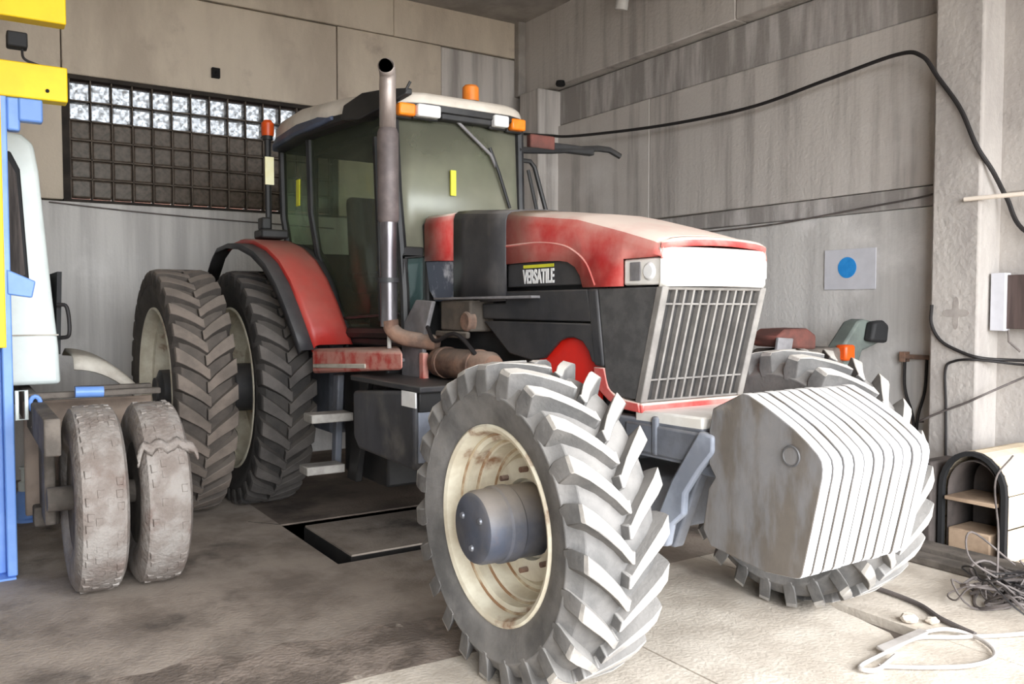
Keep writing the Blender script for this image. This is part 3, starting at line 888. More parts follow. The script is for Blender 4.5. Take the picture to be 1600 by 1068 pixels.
# dark side scoop and blue vent on the near side
G().loft([[(x, TY - yo, z0), (x, TY - yo - .012, z0 + .02), (x, TY - yo + .03, z1), (x, TY - yo + .12, z1), (x, TY - yo + .12, z0)] for x, yo, z0, z1 in
          ((-7.0, .70, 2.93, 2.99), (-6.85, .745, 2.93, 3.04), (-6.3, .76, 2.935, 3.05), (-5.95, .73, 2.94, 3.03), (-5.7, .70, 2.955, 2.99))], True, True).obj('roof_vent', 'blue_dark', tr, bevel=.006)
G().loft([[(-5.55, TY - .69, 2.93), (-5.55, TY - .58, 2.92), (-5.55, TY - .58, 3.02), (-5.55, TY - .67, 3.03)],
          [(-5.35, TY - .645, 2.9), (-5.35, TY - .53, 2.9), (-5.35, TY - .53, 3.08), (-5.35, TY - .62, 3.08)],
          [(-5.13, TY - .56, 2.96), (-5.13, TY - .5, 2.96), (-5.13, TY - .5, 3.07), (-5.13, TY - .55, 3.07)],
          [(-4.99, TY - .47, 3.02), (-4.99, TY - .42, 3.02), (-4.99, TY - .42, 3.06), (-4.99, TY - .46, 3.06)]], True, True).obj('roof_scoop', 'black_frame', tr, bevel=.008)
bar([(-5.0, TY - .46, 3.05), (-4.98, TY - .44, 3.10)], .01, 'aerial')
for y, w, m, nm in ((-.455, .06, 'amber', 'marker_lamp'), (-.31, .085, 'lamp_white', 'work_lamp'), (.25, .06, 'lamp_white', 'work_lamp'), (.41, .06, 'amber', 'marker_lamp')):
    dx = -.03 if abs(y) > .35 else 0
    lo = G().box(-5.02 + dx, -4.955 + dx, TY + y - w, TY + y + w, 2.885, 2.965).obj(nm, m, tr, bevel=.014)
    G().box(-5.05 + dx, -5.015 + dx, TY + y - w - .008, TY + y + w + .008, 2.875, 2.975).obj('lamp_housing', 'black_frame', lo, bevel=.01)
G().box(-5.08, -5.0, TY - .2, TY + .2, 2.89, 2.95).obj('visor', 'black_frame', tr, bevel=.01)
be = G().lathe([(.06, 0), (.058, .1), (.045, .115), (0, .118)], (-5.2, 3.06, 3.085), 'z', 24).obj('beacon', 'amber_dark', tr)
G().lathe([(.064, -.03), (.064, .004), (0, .004)], (-5.2, 3.06, 3.085), 'z', 24).obj('beacon_base', 'black_frame', be)
# beacon on the post above the rear fender, with a pale reflector
bp = bar([(-6.79, 2.11, 2.2), (-6.79, 2.11, 2.98)], .026, 'beacon_post')
G().lathe([(.045, 0), (.05, .03), (.05, .1), (.03, .125), (0, .13)], (-6.79, 2.11, 3.01), 'z', 20).obj('beacon_lens', 'orange', bp)
G().lathe([(.04, -.03), (.04, .004), (0, .004)], (-6.79, 2.11, 3.01), 'z', 20).obj('beacon_base', 'black_frame', bp)
G().box(-6.764, -6.75, 2.075, 2.145, 2.62, 2.84).obj('reflector', 'reflector', bp)
G().box(-6.90, -6.68, 2.02, 2.24, 2.19, 2.26).box(-6.86, -6.74, 2.04, 2.12, 2.26, 2.36).obj('lamp_bracket', 'black_frame', tr, bevel=.015)
# mirrors: arms on the far side
mr = bar([(-5.1, 3.40, 2.77), (-5.12, 3.70, 2.80), (-5.12, 4.15, 2.86), (-5.12, 4.26, 2.86), (-5.11, 4.36, 2.82)], .024, 'mirror_arm')
G().box(-5.16, -5.10, 3.62, 4.1, 2.80, 2.86).obj('mirror_bracket', 'black_frame', mr, bevel=.01)
G().box(-5.15, -5.09, 3.50, 3.72, 2.80, 2.90).obj('marker_lamp', 'rust_red', mr, bevel=.012)
bar([(-5.1, 3.42, 2.70), (-5.1, 3.50, 2.70), (-5.1, 3.54, 2.66), (-5.1, 3.66, 2.30)], .017, 'grab_rail')
bar([(-5.02, 3.43, 2.62), (-5.0, 3.50, 2.30)], .014, 'grab_rail')

# cab inside
G().box(-6.45, -5.95, TY - .26, TY + .26, 1.75, 1.92).hexa([(-6.52, TY - .25, 1.88), (-6.40, TY - .25, 1.88), (-6.40, TY + .25, 1.88), (-6.52, TY + .25, 1.88), (-6.66, TY - .22, 2.55), (-6.56, TY - .22, 2.55), (-6.56, TY + .22, 2.55), (-6.66, TY + .22, 2.55)]).box(-6.35, -6.05, TY - .15, TY + .15, ZF, 1.76).obj('driver_seat', 'seat', tr, bevel=.05, seg=3)
wl = bar([(-5.62 + .19 * math.cos(a) * .85, TY - .05 + .19 * math.sin(a), 2.10 + .19 * math.cos(a) * .5) for a in [2 * PI * k / 24 for k in range(25)]], .014, 'steering_wheel')
bar([(-5.62, TY - .05, 2.08), (-5.3, TY - .05, 1.5)], .035, 'steering_column')
for a in (0.5, 2.6, 4.7):
    bar([(-5.62, TY - .05, 2.09), (-5.62 + .19 * math.cos(a) * .85, TY - .05 + .19 * math.sin(a), 2.10 + .19 * math.cos(a) * .5)], .01, 'spoke', par=wl)
G().box(-5.4, -5.1, TY - .3, TY + .3, ZF, 2.0).obj('dashboard', 'black_frame', tr, bevel=.05)
G().box(-6.4, -5.8, TY + .35, TY + .6, ZF, 2.0).obj('side_console', 'black_frame', tr, bevel=.04)
G().box(-6.85, -5.15, TY - .4, TY + .4, 2.89, 2.93).obj('roof_lining', 'seat', tr)

# fenders over the inner rear wheels
FP = [(-6.0, 1.36), (-6.04, 1.5), (-6.10, 1.68), (-6.19, 1.85), (-6.32, 2.0), (-6.48, 2.10), (-6.70, 2.165), (-7.0, 2.19), (-7.35, 2.17)]
OY = [2.19, 2.155, 2.11, 2.07, 2.03, 1.99, 1.955, 1.94, 1.94]
for s in (-1, 1):
    def my(y):
        return y if s < 0 else 2 * TY - y
    rows = []
    for (x, z), oy in zip(FP, OY):
        iy = oy + .30
        rows.append([(x - .03, my(oy), z - .05), (x, my(oy + .012), z - .004), (x + .006, my(oy + .04), z + .004), (x + .004, my(iy - .03), z + .004), (x, my(iy), z)])
    fd = G().loft(rows).obj('fender', 'red_fender', tr, solid=.012, angle=50)
    G().loft([[(x - .05, my(oy - .10), z - .07), (x - .02, my(oy - .09), z - .035), (x - .012, my(oy + .03), z - .03)] for (x, z), oy in zip(FP, OY)] +
             [[(-7.6, my(1.85), 2.02), (-7.59, my(1.86), 2.06), (-7.58, my(1.97), 2.07)], [(-7.85, my(1.85), 1.82), (-7.85, my(1.86), 1.86), (-7.85, my(1.97), 1.87)]]).obj('fender_extension', 'black', tr, solid=.012, angle=50)
    G().loft([[(x - .02, my(oy + .28), z - .02), (x - .02, my(2.45), z - .02)] for (x, z), oy in zip(FP, OY)]).obj('fender_inner', 'black_frame', tr, solid=.012)
    # worn red platform from the fender foot forwards
    p = G()
    y0, y1 = sorted((my(2.19), my(2.46)))
    xo, xi = (-4.52, -5.12) if s < 0 else (-5.12, -4.52)
    p.hexa([(-6.05, y0, 1.15), (xo, y0, 1.27), (xi, y1, 1.27), (-6.05, y1, 1.15), (-6.05, y0, 1.335), (xo, y0, 1.385), (xi, y1, 1.385), (-6.05, y1, 1.335)])
    pf = p.obj('platform', 'red_worn', tr, bevel=.02)
    y0, y1 = sorted((my(2.178), my(2.19)))
    G().hexa([(-6.0, y0, 1.195), (-5.05, y0, 1.25), (-5.05, y1, 1.25), (-6.0, y1, 1.195), (-6.0, y0, 1.225), (-5.05, y0, 1.28), (-5.05, y1, 1.28), (-6.0, y1, 1.225)]).obj('platform_strip', 'guard', pf, bevel=.005)
    # steps
    for (x0, z0) in ((-5.62, .885), (-5.78, .50)):
        y0, y1 = sorted((my(1.98 if z0 > .6 else 2.0), my(2.28)))
        G().box(x0 - .03, x0 + .14, y0, y1, z0 - .03, z0 + .03).obj('step', 'step', tr, bevel=.008)
    for (xa, xb_, yq) in ((-5.36, -5.62, 2.30),):
        G().hexa([(xb_ - .05, my(yq), .42), (xb_ + .12, my(yq), .42), (xb_ + .12, my(yq + .05), .42), (xb_ - .05, my(yq + .05), .42), (xa - .05, my(yq), 1.15), (xa + .08, my(yq), 1.15), (xa + .08, my(yq + .05), 1.15), (xa - .05, my(yq + .05), 1.15)]).obj('step_hanger', 'black_frame', tr, bevel=.01)
        G().hexa([(xb_ - .35, my(yq), .42), (xb_ - .27, my(yq), .42), (xb_ - .27, my(yq + .05), .42), (xb_ - .35, my(yq + .05), .42), (xa - .55, my(yq), 1.15), (xa - .45, my(yq), 1.15), (xa - .45, my(yq + .05), 1.15), (xa - .55, my(yq + .05), 1.15)]).obj('step_hanger', 'chassis', tr, bevel=.01)
    y0, y1 = sorted((my(2.40), my(2.64)))
    G().box(-5.95, -5.2, y0, y1, .42, 1.32).obj('battery_box', 'black_frame', tr, bevel=.02)  # dark frame block added to hide the bright wall behind the steps
    # tank with the light on its front painted as a paler plate, top rail
    y0, y1 = sorted((my(2.14), my(2.62)))
    tk = G().prism([(-5.16, 1.10), (-5.16, .80), (-5.08, .73), (-4.30, .715), (-4.27, .75), (-4.27, 1.15), (-4.32, 1.17)], 'y', y0, y1).obj('fuel_tank', 'tank', tr, bevel=.03, seg=3)
    G().box(-5.2, -4.2, y0 - .0, y1, 1.165, 1.20).obj('tank_rail', 'black', tr, bevel=.008)
    y2, y3 = sorted((my(2.16), my(2.60)))
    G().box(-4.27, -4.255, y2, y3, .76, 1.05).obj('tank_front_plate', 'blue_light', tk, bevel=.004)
    G().box(-4.275, -4.245, y2, y3, 1.05, 1.165).obj('battery_cover', 'black_frame', tk, bevel=.006)
    y4, y5 = sorted((my(2.132), my(2.142)))
    G().box(-4.42, -4.24, y4, y5, 1.075, 1.165).obj('white_label', 'lamp_white', tk, bevel=.003)

# front weights: eleven cast plates side by side on the carrier
WP = [(-2.436, 1.233), (-2.304, 1.297), (-2.278, 1.308), (-2.25, 1.306), (-2.167, 1.270), (-2.10, 1.236), (-2.032, 1.198), (-1.97, 1.155), (-1.925, 1.118), (-1.908, 1.095), (-1.902, 1.066), (-1.905, 1.03), (-1.947, .831), (-1.985, .66), (-1.995, .645), (-2.02, .638), (-2.157, .626), (-2.342, .648), (-2.44, .66), (-2.486, .723), (-2.455, .90), (-2.42, .95), (-2.455, 1.0), (-2.455, 1.14)]
NW = 11
wy0, wy1 = TY - .345, TY + .345
pw = (wy1 - wy0) / NW
wg = G().prism(WP, 'y', -pw / 2 + .005, pw / 2 - .005)
src = None
for k in range(NW):
    yc = wy0 + pw * (k + .5)
    if src is None:
        src = wg.obj('weight_plate', ['weight_front', 'weight_side'], tr, bevel=.006, org=(0, 0, 0))
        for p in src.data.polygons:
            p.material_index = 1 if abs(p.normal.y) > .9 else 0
        o = src
    else:
        o = src.copy()
        COL.objects.link(o)
    o.location = Vector((random.uniform(-.003, .003), yc, random.uniform(-.003, .003))) - Vector(WLOC[tr.name])
for s, y in ((-1, wy0), (1, wy1)):
    G().tube([(-2.036, y - s * .002, 1.094), (-2.036, y + s * .004, 1.094)], .036, 20).obj('weight_boss', 'weight_side', tr)
    G().tube([(-2.036 + .036 * math.cos(a), y + s * .002, 1.094 + .036 * math.sin(a)) for a in [2 * PI * k / 20 for k in range(20)]], .005, 6, closed=True).obj('weight_boss_rim', 'tank', tr)
G().box(-2.6, -2.30, wy0 + .06, wy1 - .06, .93, 1.12).box(-2.5, -2.2, wy0 + .1, wy1 - .1, .9, 1.1).obj('weight_carrier', 'blue_light', tr, bevel=.01)
for s in (-1, 1):
    y0, y1 = sorted((TY + s * .355, TY + s * .315))
    G().prism([(-2.42, 1.12), (-2.42, 1.05), (-2.50, .96), (-2.58, .85), (-2.585, .76), (-2.655, .70), (-2.68, .60), (-2.76, .585), (-2.74, .74), (-2.66, .90), (-2.55, 1.06), (-2.50, 1.13)], 'y', y0, y1).obj('lift_bracket', 'blue_light', tr, bevel=.012)
    G().prism([(-2.62, 1.0), (-2.52, 1.0), (-2.70, .58), (-2.80, .58)], 'y', TY + s * .26 - .03, TY + s * .26 + .03).obj('lift_bracket_inner', 'chassis', tr, bevel=.01)

# ------------------------------------------------------------------ truck on the left
tk = thing('truck', 'old white truck cab with dirty chassis behind the blue lift column', 'truck', (-6.9, -.3, 0))
cabp = [(.61, 1.09), (.60, 1.35), (.565, 1.75), (.50, 2.60), (.47, 2.79), (.40, 2.85), (.2, 2.87), (-1.6, 2.87), (-1.8, 2.75), (-1.92, 1.6), (-1.92, 1.09)]
tc_ = G().prism(cabp, 'x', -8.5, -6.85).obj('cab', 'truck_white', tk, bevel=.03, seg=3)
wpz = [(.425, 1.83), (.385, 2.60), (.33, 2.72), (.1, 2.74), (-1.5, 2.74), (-1.62, 2.6), (-1.66, 1.83), (-1.5, 1.76), (.35, 1.76)]
G().prism(wpz, 'x', -6.86, -6.83).obj('window_seal', 'seal', tc_, bevel=.01)
G().prism([(y * .97 - .012, 2.25 + (z - 2.25) * .9) for y, z in wpz], 'x', -6.84, -6.822).obj('rear_window', 'curtain', tc_)
G().box(-6.86, -6.835, -1.9, .6, 1.44, 1.45).obj('body_seam', 'guard', tc_)
G().tube(spline([(-6.9, .60, 1.66), (-6.88, .66, 1.64), (-6.86, .67, 1.45), (-6.9, .62, 1.42)]), .014, 8).obj('door_handle', 'cable_black', tc_)
G().prism([(.62, 1.3), (.64, 1.9), (.61, 1.9), (.59, 1.3)], 'x', -7.6, -6.95).obj('door_edge', 'seal', tc_)
for y in (.40, -.75):
    G().box(-8.4, -5.0, y - .04, y + .04, .86, 1.06).obj('chassis_rail', 'frame_dirty', tk, bevel=.01)
G().box(-6.05, -5.97, .33, 1.12, 1.07, 1.11).obj('cross_member', 'frame_dirty', tk, bevel=.01)
G().tube([(-5.45, .40, .545), (-5.45, 1.10, .545)], .07, 14).obj('rear_axle', 'frame_dirty', tk)
G().box(-6.0, -5.6, .40, .46, .36, .95).box(-6.0, -5.86, .36, .50, .30, .42).obj('spring_hanger', 'frame_dirty', tk, bevel=.015)
G().tube(spline([(-5.9, .36, .92), (-5.9, .44, .88), (-5.92, .47, .6), (-5.95, .44, .45)]), .012, 8).obj('brake_hose', 'guard', tk)
gd = []
for k in range(11):
    u = k / 10
    y = .68 + .44 * u
    z = 1.30 - .02 * u - .24 * u ** 2.2
    gd.append([(-6.70, y, z - .10), (-6.74, y, z - .02), (-6.85, y, z), (-7.3, y, z + .02), (-7.5, y, z - .03)])
G().loft(gd).obj('mudguard', 'guard', tk, solid=.015, angle=60)
G().box(-6.5, -6.42, .66, 1.14, 1.06, 1.10).obj('mudguard_stay', 'frame_dirty', tk)
G().box(-6.34, -6.30, .34, 1.12, .28, 1.03).obj('mud_flap', 'mud_tan', tk, bevel=.01)
G().box(-6.2, -6.0, .46, .62, .30, .52).obj('spring_pad', 'frame_dirty', tk, bevel=.015)
G().tube([(-5.88, .60, 1.115), (-5.88, .76, 1.11)], .035, 14).obj('air_bottle', 'blue_lift', tk)
for cy, torn in ((.635, False), (.965, True)):
    R, hw, rr = .535, .135, .30
    random.seed(int(cy * 100))
    prof = [(rr, -hw + .03), (rr + .05, -hw + .005), (rr + .13, -hw), (R - .05, -hw + .008), (R - .012, -hw + .028), (R, -hw + .06), (R + .003, 0), (R, hw - .06), (R - .012, hw - .028), (R - .05, hw - .008), (rr + .13, hw), (rr + .05, hw - .005), (rr, hw - .03)]
    g = G().lathe(prof, (-5.45, cy, .535), 'y', 64, closed=True)
    # worn tread blocks, many missing
    for k in range(46):
        for j in range(4):
            if random.random() < .4:
                continue
            a = 2 * PI * (k + .5 * (j % 2) + random.uniform(-.12, .12)) / 46
            y = cy + (-.075, -.026, .026, .075)[j] + random.uniform(-.006, .006)
            hh = random.uniform(.002, .007)
            row = []
            for r_ in (R - .01, R + hh):
                for da, dy in ((-.05, -.018), (.048, -.021), (.042, .02), (-.045, .016)):
                    q = .75 if r_ > R else 1
                    row.append((-5.45 + r_ * math.cos(a + da * q), y + dy * q, .535 + r_ * math.sin(a + da * q)))
            g.hexa(row)
    t = g.obj('tire', 'tire_bald', tk, angle=40)
    t['label'] = 'bald dusty tyre with torn tread' if torn else 'bald dusty tyre of worn blocks'
    G().lathe([(rr + .01, -hw + .03), (rr - .03, -hw + .05), (rr - .05, 0), (.12, .02), (.10, -.03), (0, -.03)], (-5.45, cy, .535), 'y', 40).obj('rim', 'frame_dirty', t)
    if torn:
        rg = []
        for k in range(17):
            u = -1 + k / 8
            y = cy + u * .16
            z = .865 + .012 * math.sin(k * 1.3) + .008 * math.sin(k * 3.1) - .07 * max(0, abs(u) - .75) / .25
            rx = -5.45 + math.sqrt(R * R - (z - .535) ** 2)
            rg.append([(rx - .005, y, z + .03), (rx + .012, y, z + .012), (rx + .026 + .006 * math.sin(k * 2.3), y, z - .012), (rx + .018, y, z - .03 - .008 * math.sin(k * 1.9))])
        G().loft(rg).obj('torn_flap', 'tire_bald', t, solid=.01)

# ------------------------------------------------------------------ two-post lift at the left edge
lf = thing('vehicle_lift', 'blue vehicle lift column with yellow crossbeams at the left edge', 'lift', (-5.95, .1, 0))
G().box(-6.05, -5.89, .215, .27, 0.012, 3.02).box(-6.05, -5.99, -.15, .215, .012, 3.02).obj('column', 'blue_lift', lf, bevel=.008)
G().box(-6.06, -5.86, -.2, .26, 0, .012).obj('base_plate', 'blue_lift', lf)
G().box(-5.93, -5.885, .10, .24, 1.40, 3.36).obj('yellow_strip', 'yellow', lf, bevel=.006)
G().box(-5.99, -5.87, -.8, .595, 2.895, 3.105).obj('crossbeam', 'yellow', lf, bevel=.008)
G().box(-5.99, -5.87, -.8, .595, 3.365, 3.62).obj('crossbeam', 'yellow', lf, bevel=.008)
G().tube([(-5.875, .485, 2.95), (-5.862, .485, 2.95)], .011, 12).obj('bolt', 'soot', lf)
G().box(-5.97, -5.89, .33, .46, 2.76, 2.90).box(-5.98, -5.9, .27, .34, 2.70, 2.9).obj('carriage', 'blue_lift', lf, bevel=.012)
G().box(-6.0, -5.9, .28, .39, 3.20, 3.29).obj('limit_switch', 'seal', lf, bevel=.01)
G().tube(spline([(-5.94, .36, 3.2), (-5.93, .37, 3.14), (-5.92, .44, 3.11), (-5.92, .52, 3.09)]), .008, 6).obj('switch_cable', 'cable_black', lf)
G().hexa([(-5.96, .25, 1.72), (-5.88, .25, 1.72), (-5.88, .38, 1.70), (-5.96, .38, 1.70), (-5.96, .25, 1.87), (-5.88, .25, 1.87), (-5.88, .40, 1.80), (-5.96, .40, 1.80)]).obj('lock_box', 'blue_lift', lf, bevel=.008)
G().tube([(-5.87, .285, 1.14), (-5.87, .335, 1.14), (-5.87, .335, .965), (-5.87, .285, .965)], .011, 8, closed=True).obj('handle', 'truck_white', lf)
G().tube([(-5.93, .385 + .028 * math.cos(a), 1.05 + .045 * math.sin(a)) for a in [2 * PI * k / 16 for k in range(16)]], .014, 8, closed=True).obj('hook', 'blue_lift', lf)
jk = thing('bottle_jack', 'small blue bottle jack with pale top on the floor beside the lift column', 'jack', (-7.44, .41, 0))
jc = (-7.44, .41, 0)
G().lathe([(0, 0), (.09, 0), (.09, .02), (.075, .03), (.072, .2), (.06, .235), (0, .235)], jc, 'z', 24).obj('jack_body', 'blue_lift', jk)
G().lathe([(.055, .235), (.055, .30), (.035, .31), (.035, .40), (.045, .405), (.045, .42), (0, .42)], jc, 'z', 20).obj('jack_ram', 'truck_white', jk)

# ------------------------------------------------------------------ right wall and the corner by it
sg = thing('wall_sign', 'white sign with a blue disc on the grey right wall', 'sign', (-4.41, YR - .005, 1.96))
G().box(-4.655, -4.165, YR - .012, YR - .002, 1.79, 2.13).obj('board', 'sign_white', sg, bevel=.002)
G().tube([(-4.43, YR - .010, 1.975), (-4.43, YR - .015, 1.975)], .088, 32).obj('blue_disc', 'sign_blue', sg)

eb = thing('electrical_box', 'brown box with a white edge high on the right wall', 'box', (-3.0, YR, 1.67))
G().box(-3.16, -2.7, 6.2, 6.315, 1.49, 1.87).obj('box_body', 'brown_box', eb, bevel=.004)
G().box(-3.18, -3.08, 6.17, 6.25, 1.475, 1.885).obj('white_edge', 'sign_white', eb, bevel=.004)
bar([(-3.06, 6.19, 1.48), (-3.06, 6.2, 1.40), (-3.0, 6.24, 1.33)], .008, 'lead', 'cable_grey', eb)

ca = [(-8.94, 5.96, 3.82), (-8.3, 5.965, 3.69), (-7.83, 6.0, 3.61), (-6.55, 6.11, 3.51), (-5.4, 6.14, 3.475), (-4.56, 6.13, 3.54), (-3.9, 6.1, 3.585), (-3.66, 6.05, 3.51), (-3.52, 6.03, 3.32), (-3.345, 6.02, 3.06), (-3.22, 6.01, 2.78), (-3.15, 6.1, 2.6), (-3.12, 6.24, 2.42), (-2.98, 6.26, 2.16), (-2.5, 6.28, 1.98), (-1.5, 6.29, 1.85), (1.6, 6.29, 1.8)]
tag(G().tube(spline(ca, 8), .016, 8).obj('power_cable', 'cable_black', org=(-3.5, 6.2, 3.3)), 'thick black cable sagging across the right wall to the pillar', 'cable')
tag(G().tube(spline([(-6.0, 6.285, 2.39), (-5.2, 6.285, 2.40), (-4.3, 6.285, 2.46), (-3.75, 6.285, 2.50), (-3.6, 6.2, 2.52)], 6), .008, 6).obj('wall_wire', 'cable_grey', org=(-4.5, 6.285, 2.4)), 'thin grey wire along the right wall above the sign', 'wire')
tag(G().tube(spline([(XB + .045, .75, 2.64), (XB + .045, 1.4, 2.60), (XB + .045, 2.1, 2.57), (XB + .045, 2.8, 2.55), (XB + .045, 3.6, 2.53)], 6), .008, 6).obj('wall_wire', 'cable_grey', org=(XB + .04, 2, 2.6)), 'thin dark wire along the back wall below the glass blocks', 'wire')
tag(G().tube(spline([(-3.53, 6.03, 1.66), (-3.53, 6.03, 1.52), (-3.46, 6.03, 1.40), (-3.33, 6.03, 1.33), (-3.18, 6.04, 1.285), (-3.05, 6.2, 1.27), (-2.5, 6.28, 1.28), (-1.2, 6.295, 1.33), (1.6, 6.295, 1.3)], 6), .012, 8).obj('pillar_cable', 'cable_black', org=(-3.3, 6.03, 1.4)), 'black cable bending off the pillar below the stain', 'cable')
tag(G().tube(spline([(-3.40, 6.035, .3), (-3.41, 6.035, .9), (-3.42, 6.035, 1.18), (-3.36, 6.035, 1.25), (-3.2, 6.03, 1.27), (-3.0, 6.24, 1.24), (-2.5, 6.28, 1.22), (-1.2, 6.295, 1.26), (1.6, 6.295, 1.24)], 6), .009, 8).obj('drop_cable', 'cable_black', org=(-3.4, 6.03, .6)), 'dark cable dropping down the pillar to the arched cover', 'cable')
tag(G().tube(spline([(-3.68, 6.20, .76), (-3.60, 6.03, .79), (-3.42, 6.008, .88), (-3.25, 6.008, .96), (-3.13, 6.03, 1.03), (-2.98, 6.2, 1.14), (-2.6, 6.23, 1.34), (-2.0, 6.29, 1.5), (1.6, 6.295, 1.55)], 6), .008, 6).obj('slanting_wire', 'cable_grey', org=(-3.4, 6.1, .9)), 'thin wire slanting up across the foot of the pillar', 'wire')
tag(G().tube([(-3.30, 6.02, 2.41), (-2.4, 6.1, 2.41)], .016, 10).obj('white_pipe', 'pipe_white', org=(-3, 6.2, 2.4)), 'short white horizontal pipe beside the right pillar', 'pipe')
G_ = G().tube([(-3.29, 6.02, 4.05), (-2.4, 6.1, 4.05)], .02, 8)
tag(G_.obj('overhead_wire', 'cable_black', org=(-3, 6.2, 4.05)), 'dark wire running off the pillar near the top of the picture', 'wire')
hk = thing('wall_hanger', 'rusty wall bar with two drooping loops of wire', 'hanger', (-3.78, YR, 1.25))
G().box(-3.90, -3.62, YR - .06, YR + .0, 1.235, 1.27).box(-3.91, -3.86, YR - .07, YR, 1.21, 1.29).obj('bar', 'rust', hk, bevel=.004)
bar(spline([(-3.87, YR - .05, 1.24), (-3.865, YR - .05, 1.0), (-3.80, YR - .05, .80), (-3.775, YR - .05, .62), (-3.775, YR - .05, .3)]), .012, 'loop', 'cable_black', hk)
bar(spline([(-3.69, YR - .05, 1.24), (-3.70, YR - .05, 1.0), (-3.75, YR - .05, .80), (-3.77, YR - .045, .62)]), .012, 'loop', 'cable_black', hk)
ps = thing('pipe_stub', 'bent concrete coloured pipe stub high on the right wall', 'pipe', (-6.9, YR - .1, 4.85))
bar(spline([(-6.75, YR - .21, 5.2), (-6.85, YR - .26, 5.12), (-7.0, YR - .28, 4.98), (-7.05, YR - .28, 4.82)]), .07, 'pipe', 'concrete_grey', ps, 14)
G().box(-6.75, -6.3, YR - .22, YR - .125, 4.86, 5.2).obj('bracket', 'rust_red', ps, bevel=.01)
tag(G().box(-.03, .03, -.05, .03, -.05, .05).tube([(.02, 0, 0), (.05, 0, -.01)], .02, 8).obj('wall_plug', 'soot', org=(0, 0, 0)), 'small dark plug in the tan wall above the glass blocks', 'plug').location = (XB + .02, 2.33, 4.09)
tag(G().lathe([(0, 0), (.05, 0), (.06, .02), (.05, .06), (0, .07)], (-8.3, YR - .16, 4.30), 'z', 12).obj('anchor_knob', 'soot', org=(-8.3, YR - .16, 4.30)), 'dark anchor knob under the ledge near the corner pillar', 'anchor')

# implement parked behind the far front wheel
im = thing('implement', 'parked implement with rust red cover and lamp arm behind the far wheel', 'implement', (-4.05, 5.5, 0))
G().prism([(-.16, 0), (.16, 0), (.16, .04), (-.16, .04)], 'z', 0, .9).obj('stand', 'frame_dirty', im, org=(-4.05, 5.35, 0), bevel=.01)
G().prism([(4.86, 1.36), (4.82, 1.43), (4.92, 1.485), (5.16, 1.49), (5.26, 1.44), (5.26, 1.33)], 'x', -4.2, -3.95).obj('rusty_cover', 'rust_red', im, bevel=.02)
G().prism([(4.80, 1.33), (4.82, 1.43), (4.98, 1.42), (4.96, 1.33)], 'x', -3.96, -3.93).obj('cover_end', 'grey_bracket', im, bevel=.008)
G().box(-4.25, -3.95, 4.9, 5.6, .85, 1.34).box(-4.15, -4.0, 5.4, 5.95, .95, 1.12).obj('housing', 'frame_dirty', im, bevel=.03)
G().prism([(5.55, 1.28), (5.68, 1.16), (5.78, 1.12), (5.86, 1.3), (6.08, 1.36), (6.06, 1.52), (5.88, 1.55), (5.80, 1.53)], 'x', -4.12, -3.98).obj('lamp_arm', 'green_grey', im, bevel=.02)
G().prism([(5.86, 1.38), (6.07, 1.36), (6.09, 1.5), (6.02, 1.54), (5.9, 1.53)], 'x', -3.99, -3.9).obj('lamp_head', 'seal', im, bevel=.025)
G().box(-4.0, -3.9, 5.54, 5.66, 1.24, 1.36).obj('orange_lens', 'orange', im, bevel=.02)
G().tube([(-4.0, 5.45, 1.28), (-3.96, 5.45, 1.28)], .055, 20).obj('grey_disc', 'cable_grey', im)
G().tube([(-4.05, 5.70, 1.2), (-4.05, 5.72, .9)], .03, 10).obj('post', 'green_grey', im)

# arched cover
av = thing('arched_cover', 'arched cream panelled cover with an open dark end near the right wall', 'cover', (-2.85, 5.6, 0))
AX0, AX1, AY0, AY1 = -3.16, -2.72, 5.52, 6.2


def arch(x0, x1, zs, zt, n=12):
    c, r = (x0 + x1) / 2, (x1 - x0) / 2
    return [(x0, 0)] + [(c - r * math.cos(PI * k / n), zs + (zt - zs) * math.sin(PI * k / n)) for k in range(n + 1)] + [(x1, 0)]


o_, i_ = arch(AX0, AX1, .44, .70), arch(AX0 + .03, AX1 - .03, .44, .67)
G().loft([[(x, AY0, z) for x, z in o_], [(x, AY0 + .04, z) for x, z in o_], [(x, AY0 + .04, z) for x, z in i_], [(x, AY0, z) for x, z in i_], [(x, AY0, z) for x, z in o_]]).obj('end_frame', 'seal', av)
n = len(o_)
for k in range(n - 1):
    # cream strips of the shell
    if k in (0, n - 2):
        cuts = [(0, .5), (.5, 1)]
    else:
        cuts = [(0, 1)]
    for u0, u1 in cuts:
        (xa, za), (xb2, zb2) = o_[k], o_[k + 1]
        p, q = (xa + (xb2 - xa) * (u0 + .01), za + (zb2 - za) * (u0 + .01)), (xa + (xb2 - xa) * (u1 - .01), za + (zb2 - za) * (u1 - .01))
        c = ((AX0 + AX1) / 2, .3)
        ins = lambda w: (w[0] + (c[0] - w[0]) * .05, w[1] + (c[1] - w[1]) * .05 if w[1] > .3 else w[1])
        G().prism([p, q, ins(q), ins(p)], 'y', AY0 + .03, AY1).obj('panel', 'panel_cream', av, bevel=.004)
li = arch(AX0 + .05, AX1 - .05, .43, .635)
G().loft([[(x, AY0 + .03, z) for x, z in li], [(x, AY0 + .36, z) for x, z in li]]).obj('lining', 'panel_dark', av, solid=.006)
G().prism(arch(AX0 + .02, AX1 - .02, .44, .66), 'y', AY0 + .35, AY0 + .37).obj('back_board', 'panel_dark', av)
G().box(AX0 + .055, AX1 - .055, AY0 - .02, AY0 + .34, .36, .385).obj('shelf', 'wood', av, bevel=.003)
G().box(AX0 + .06, AX1 - .1, AY0 + .02, AY0 + .3, 0, .17).obj('bottom_box', 'wood', av, bevel=.01)
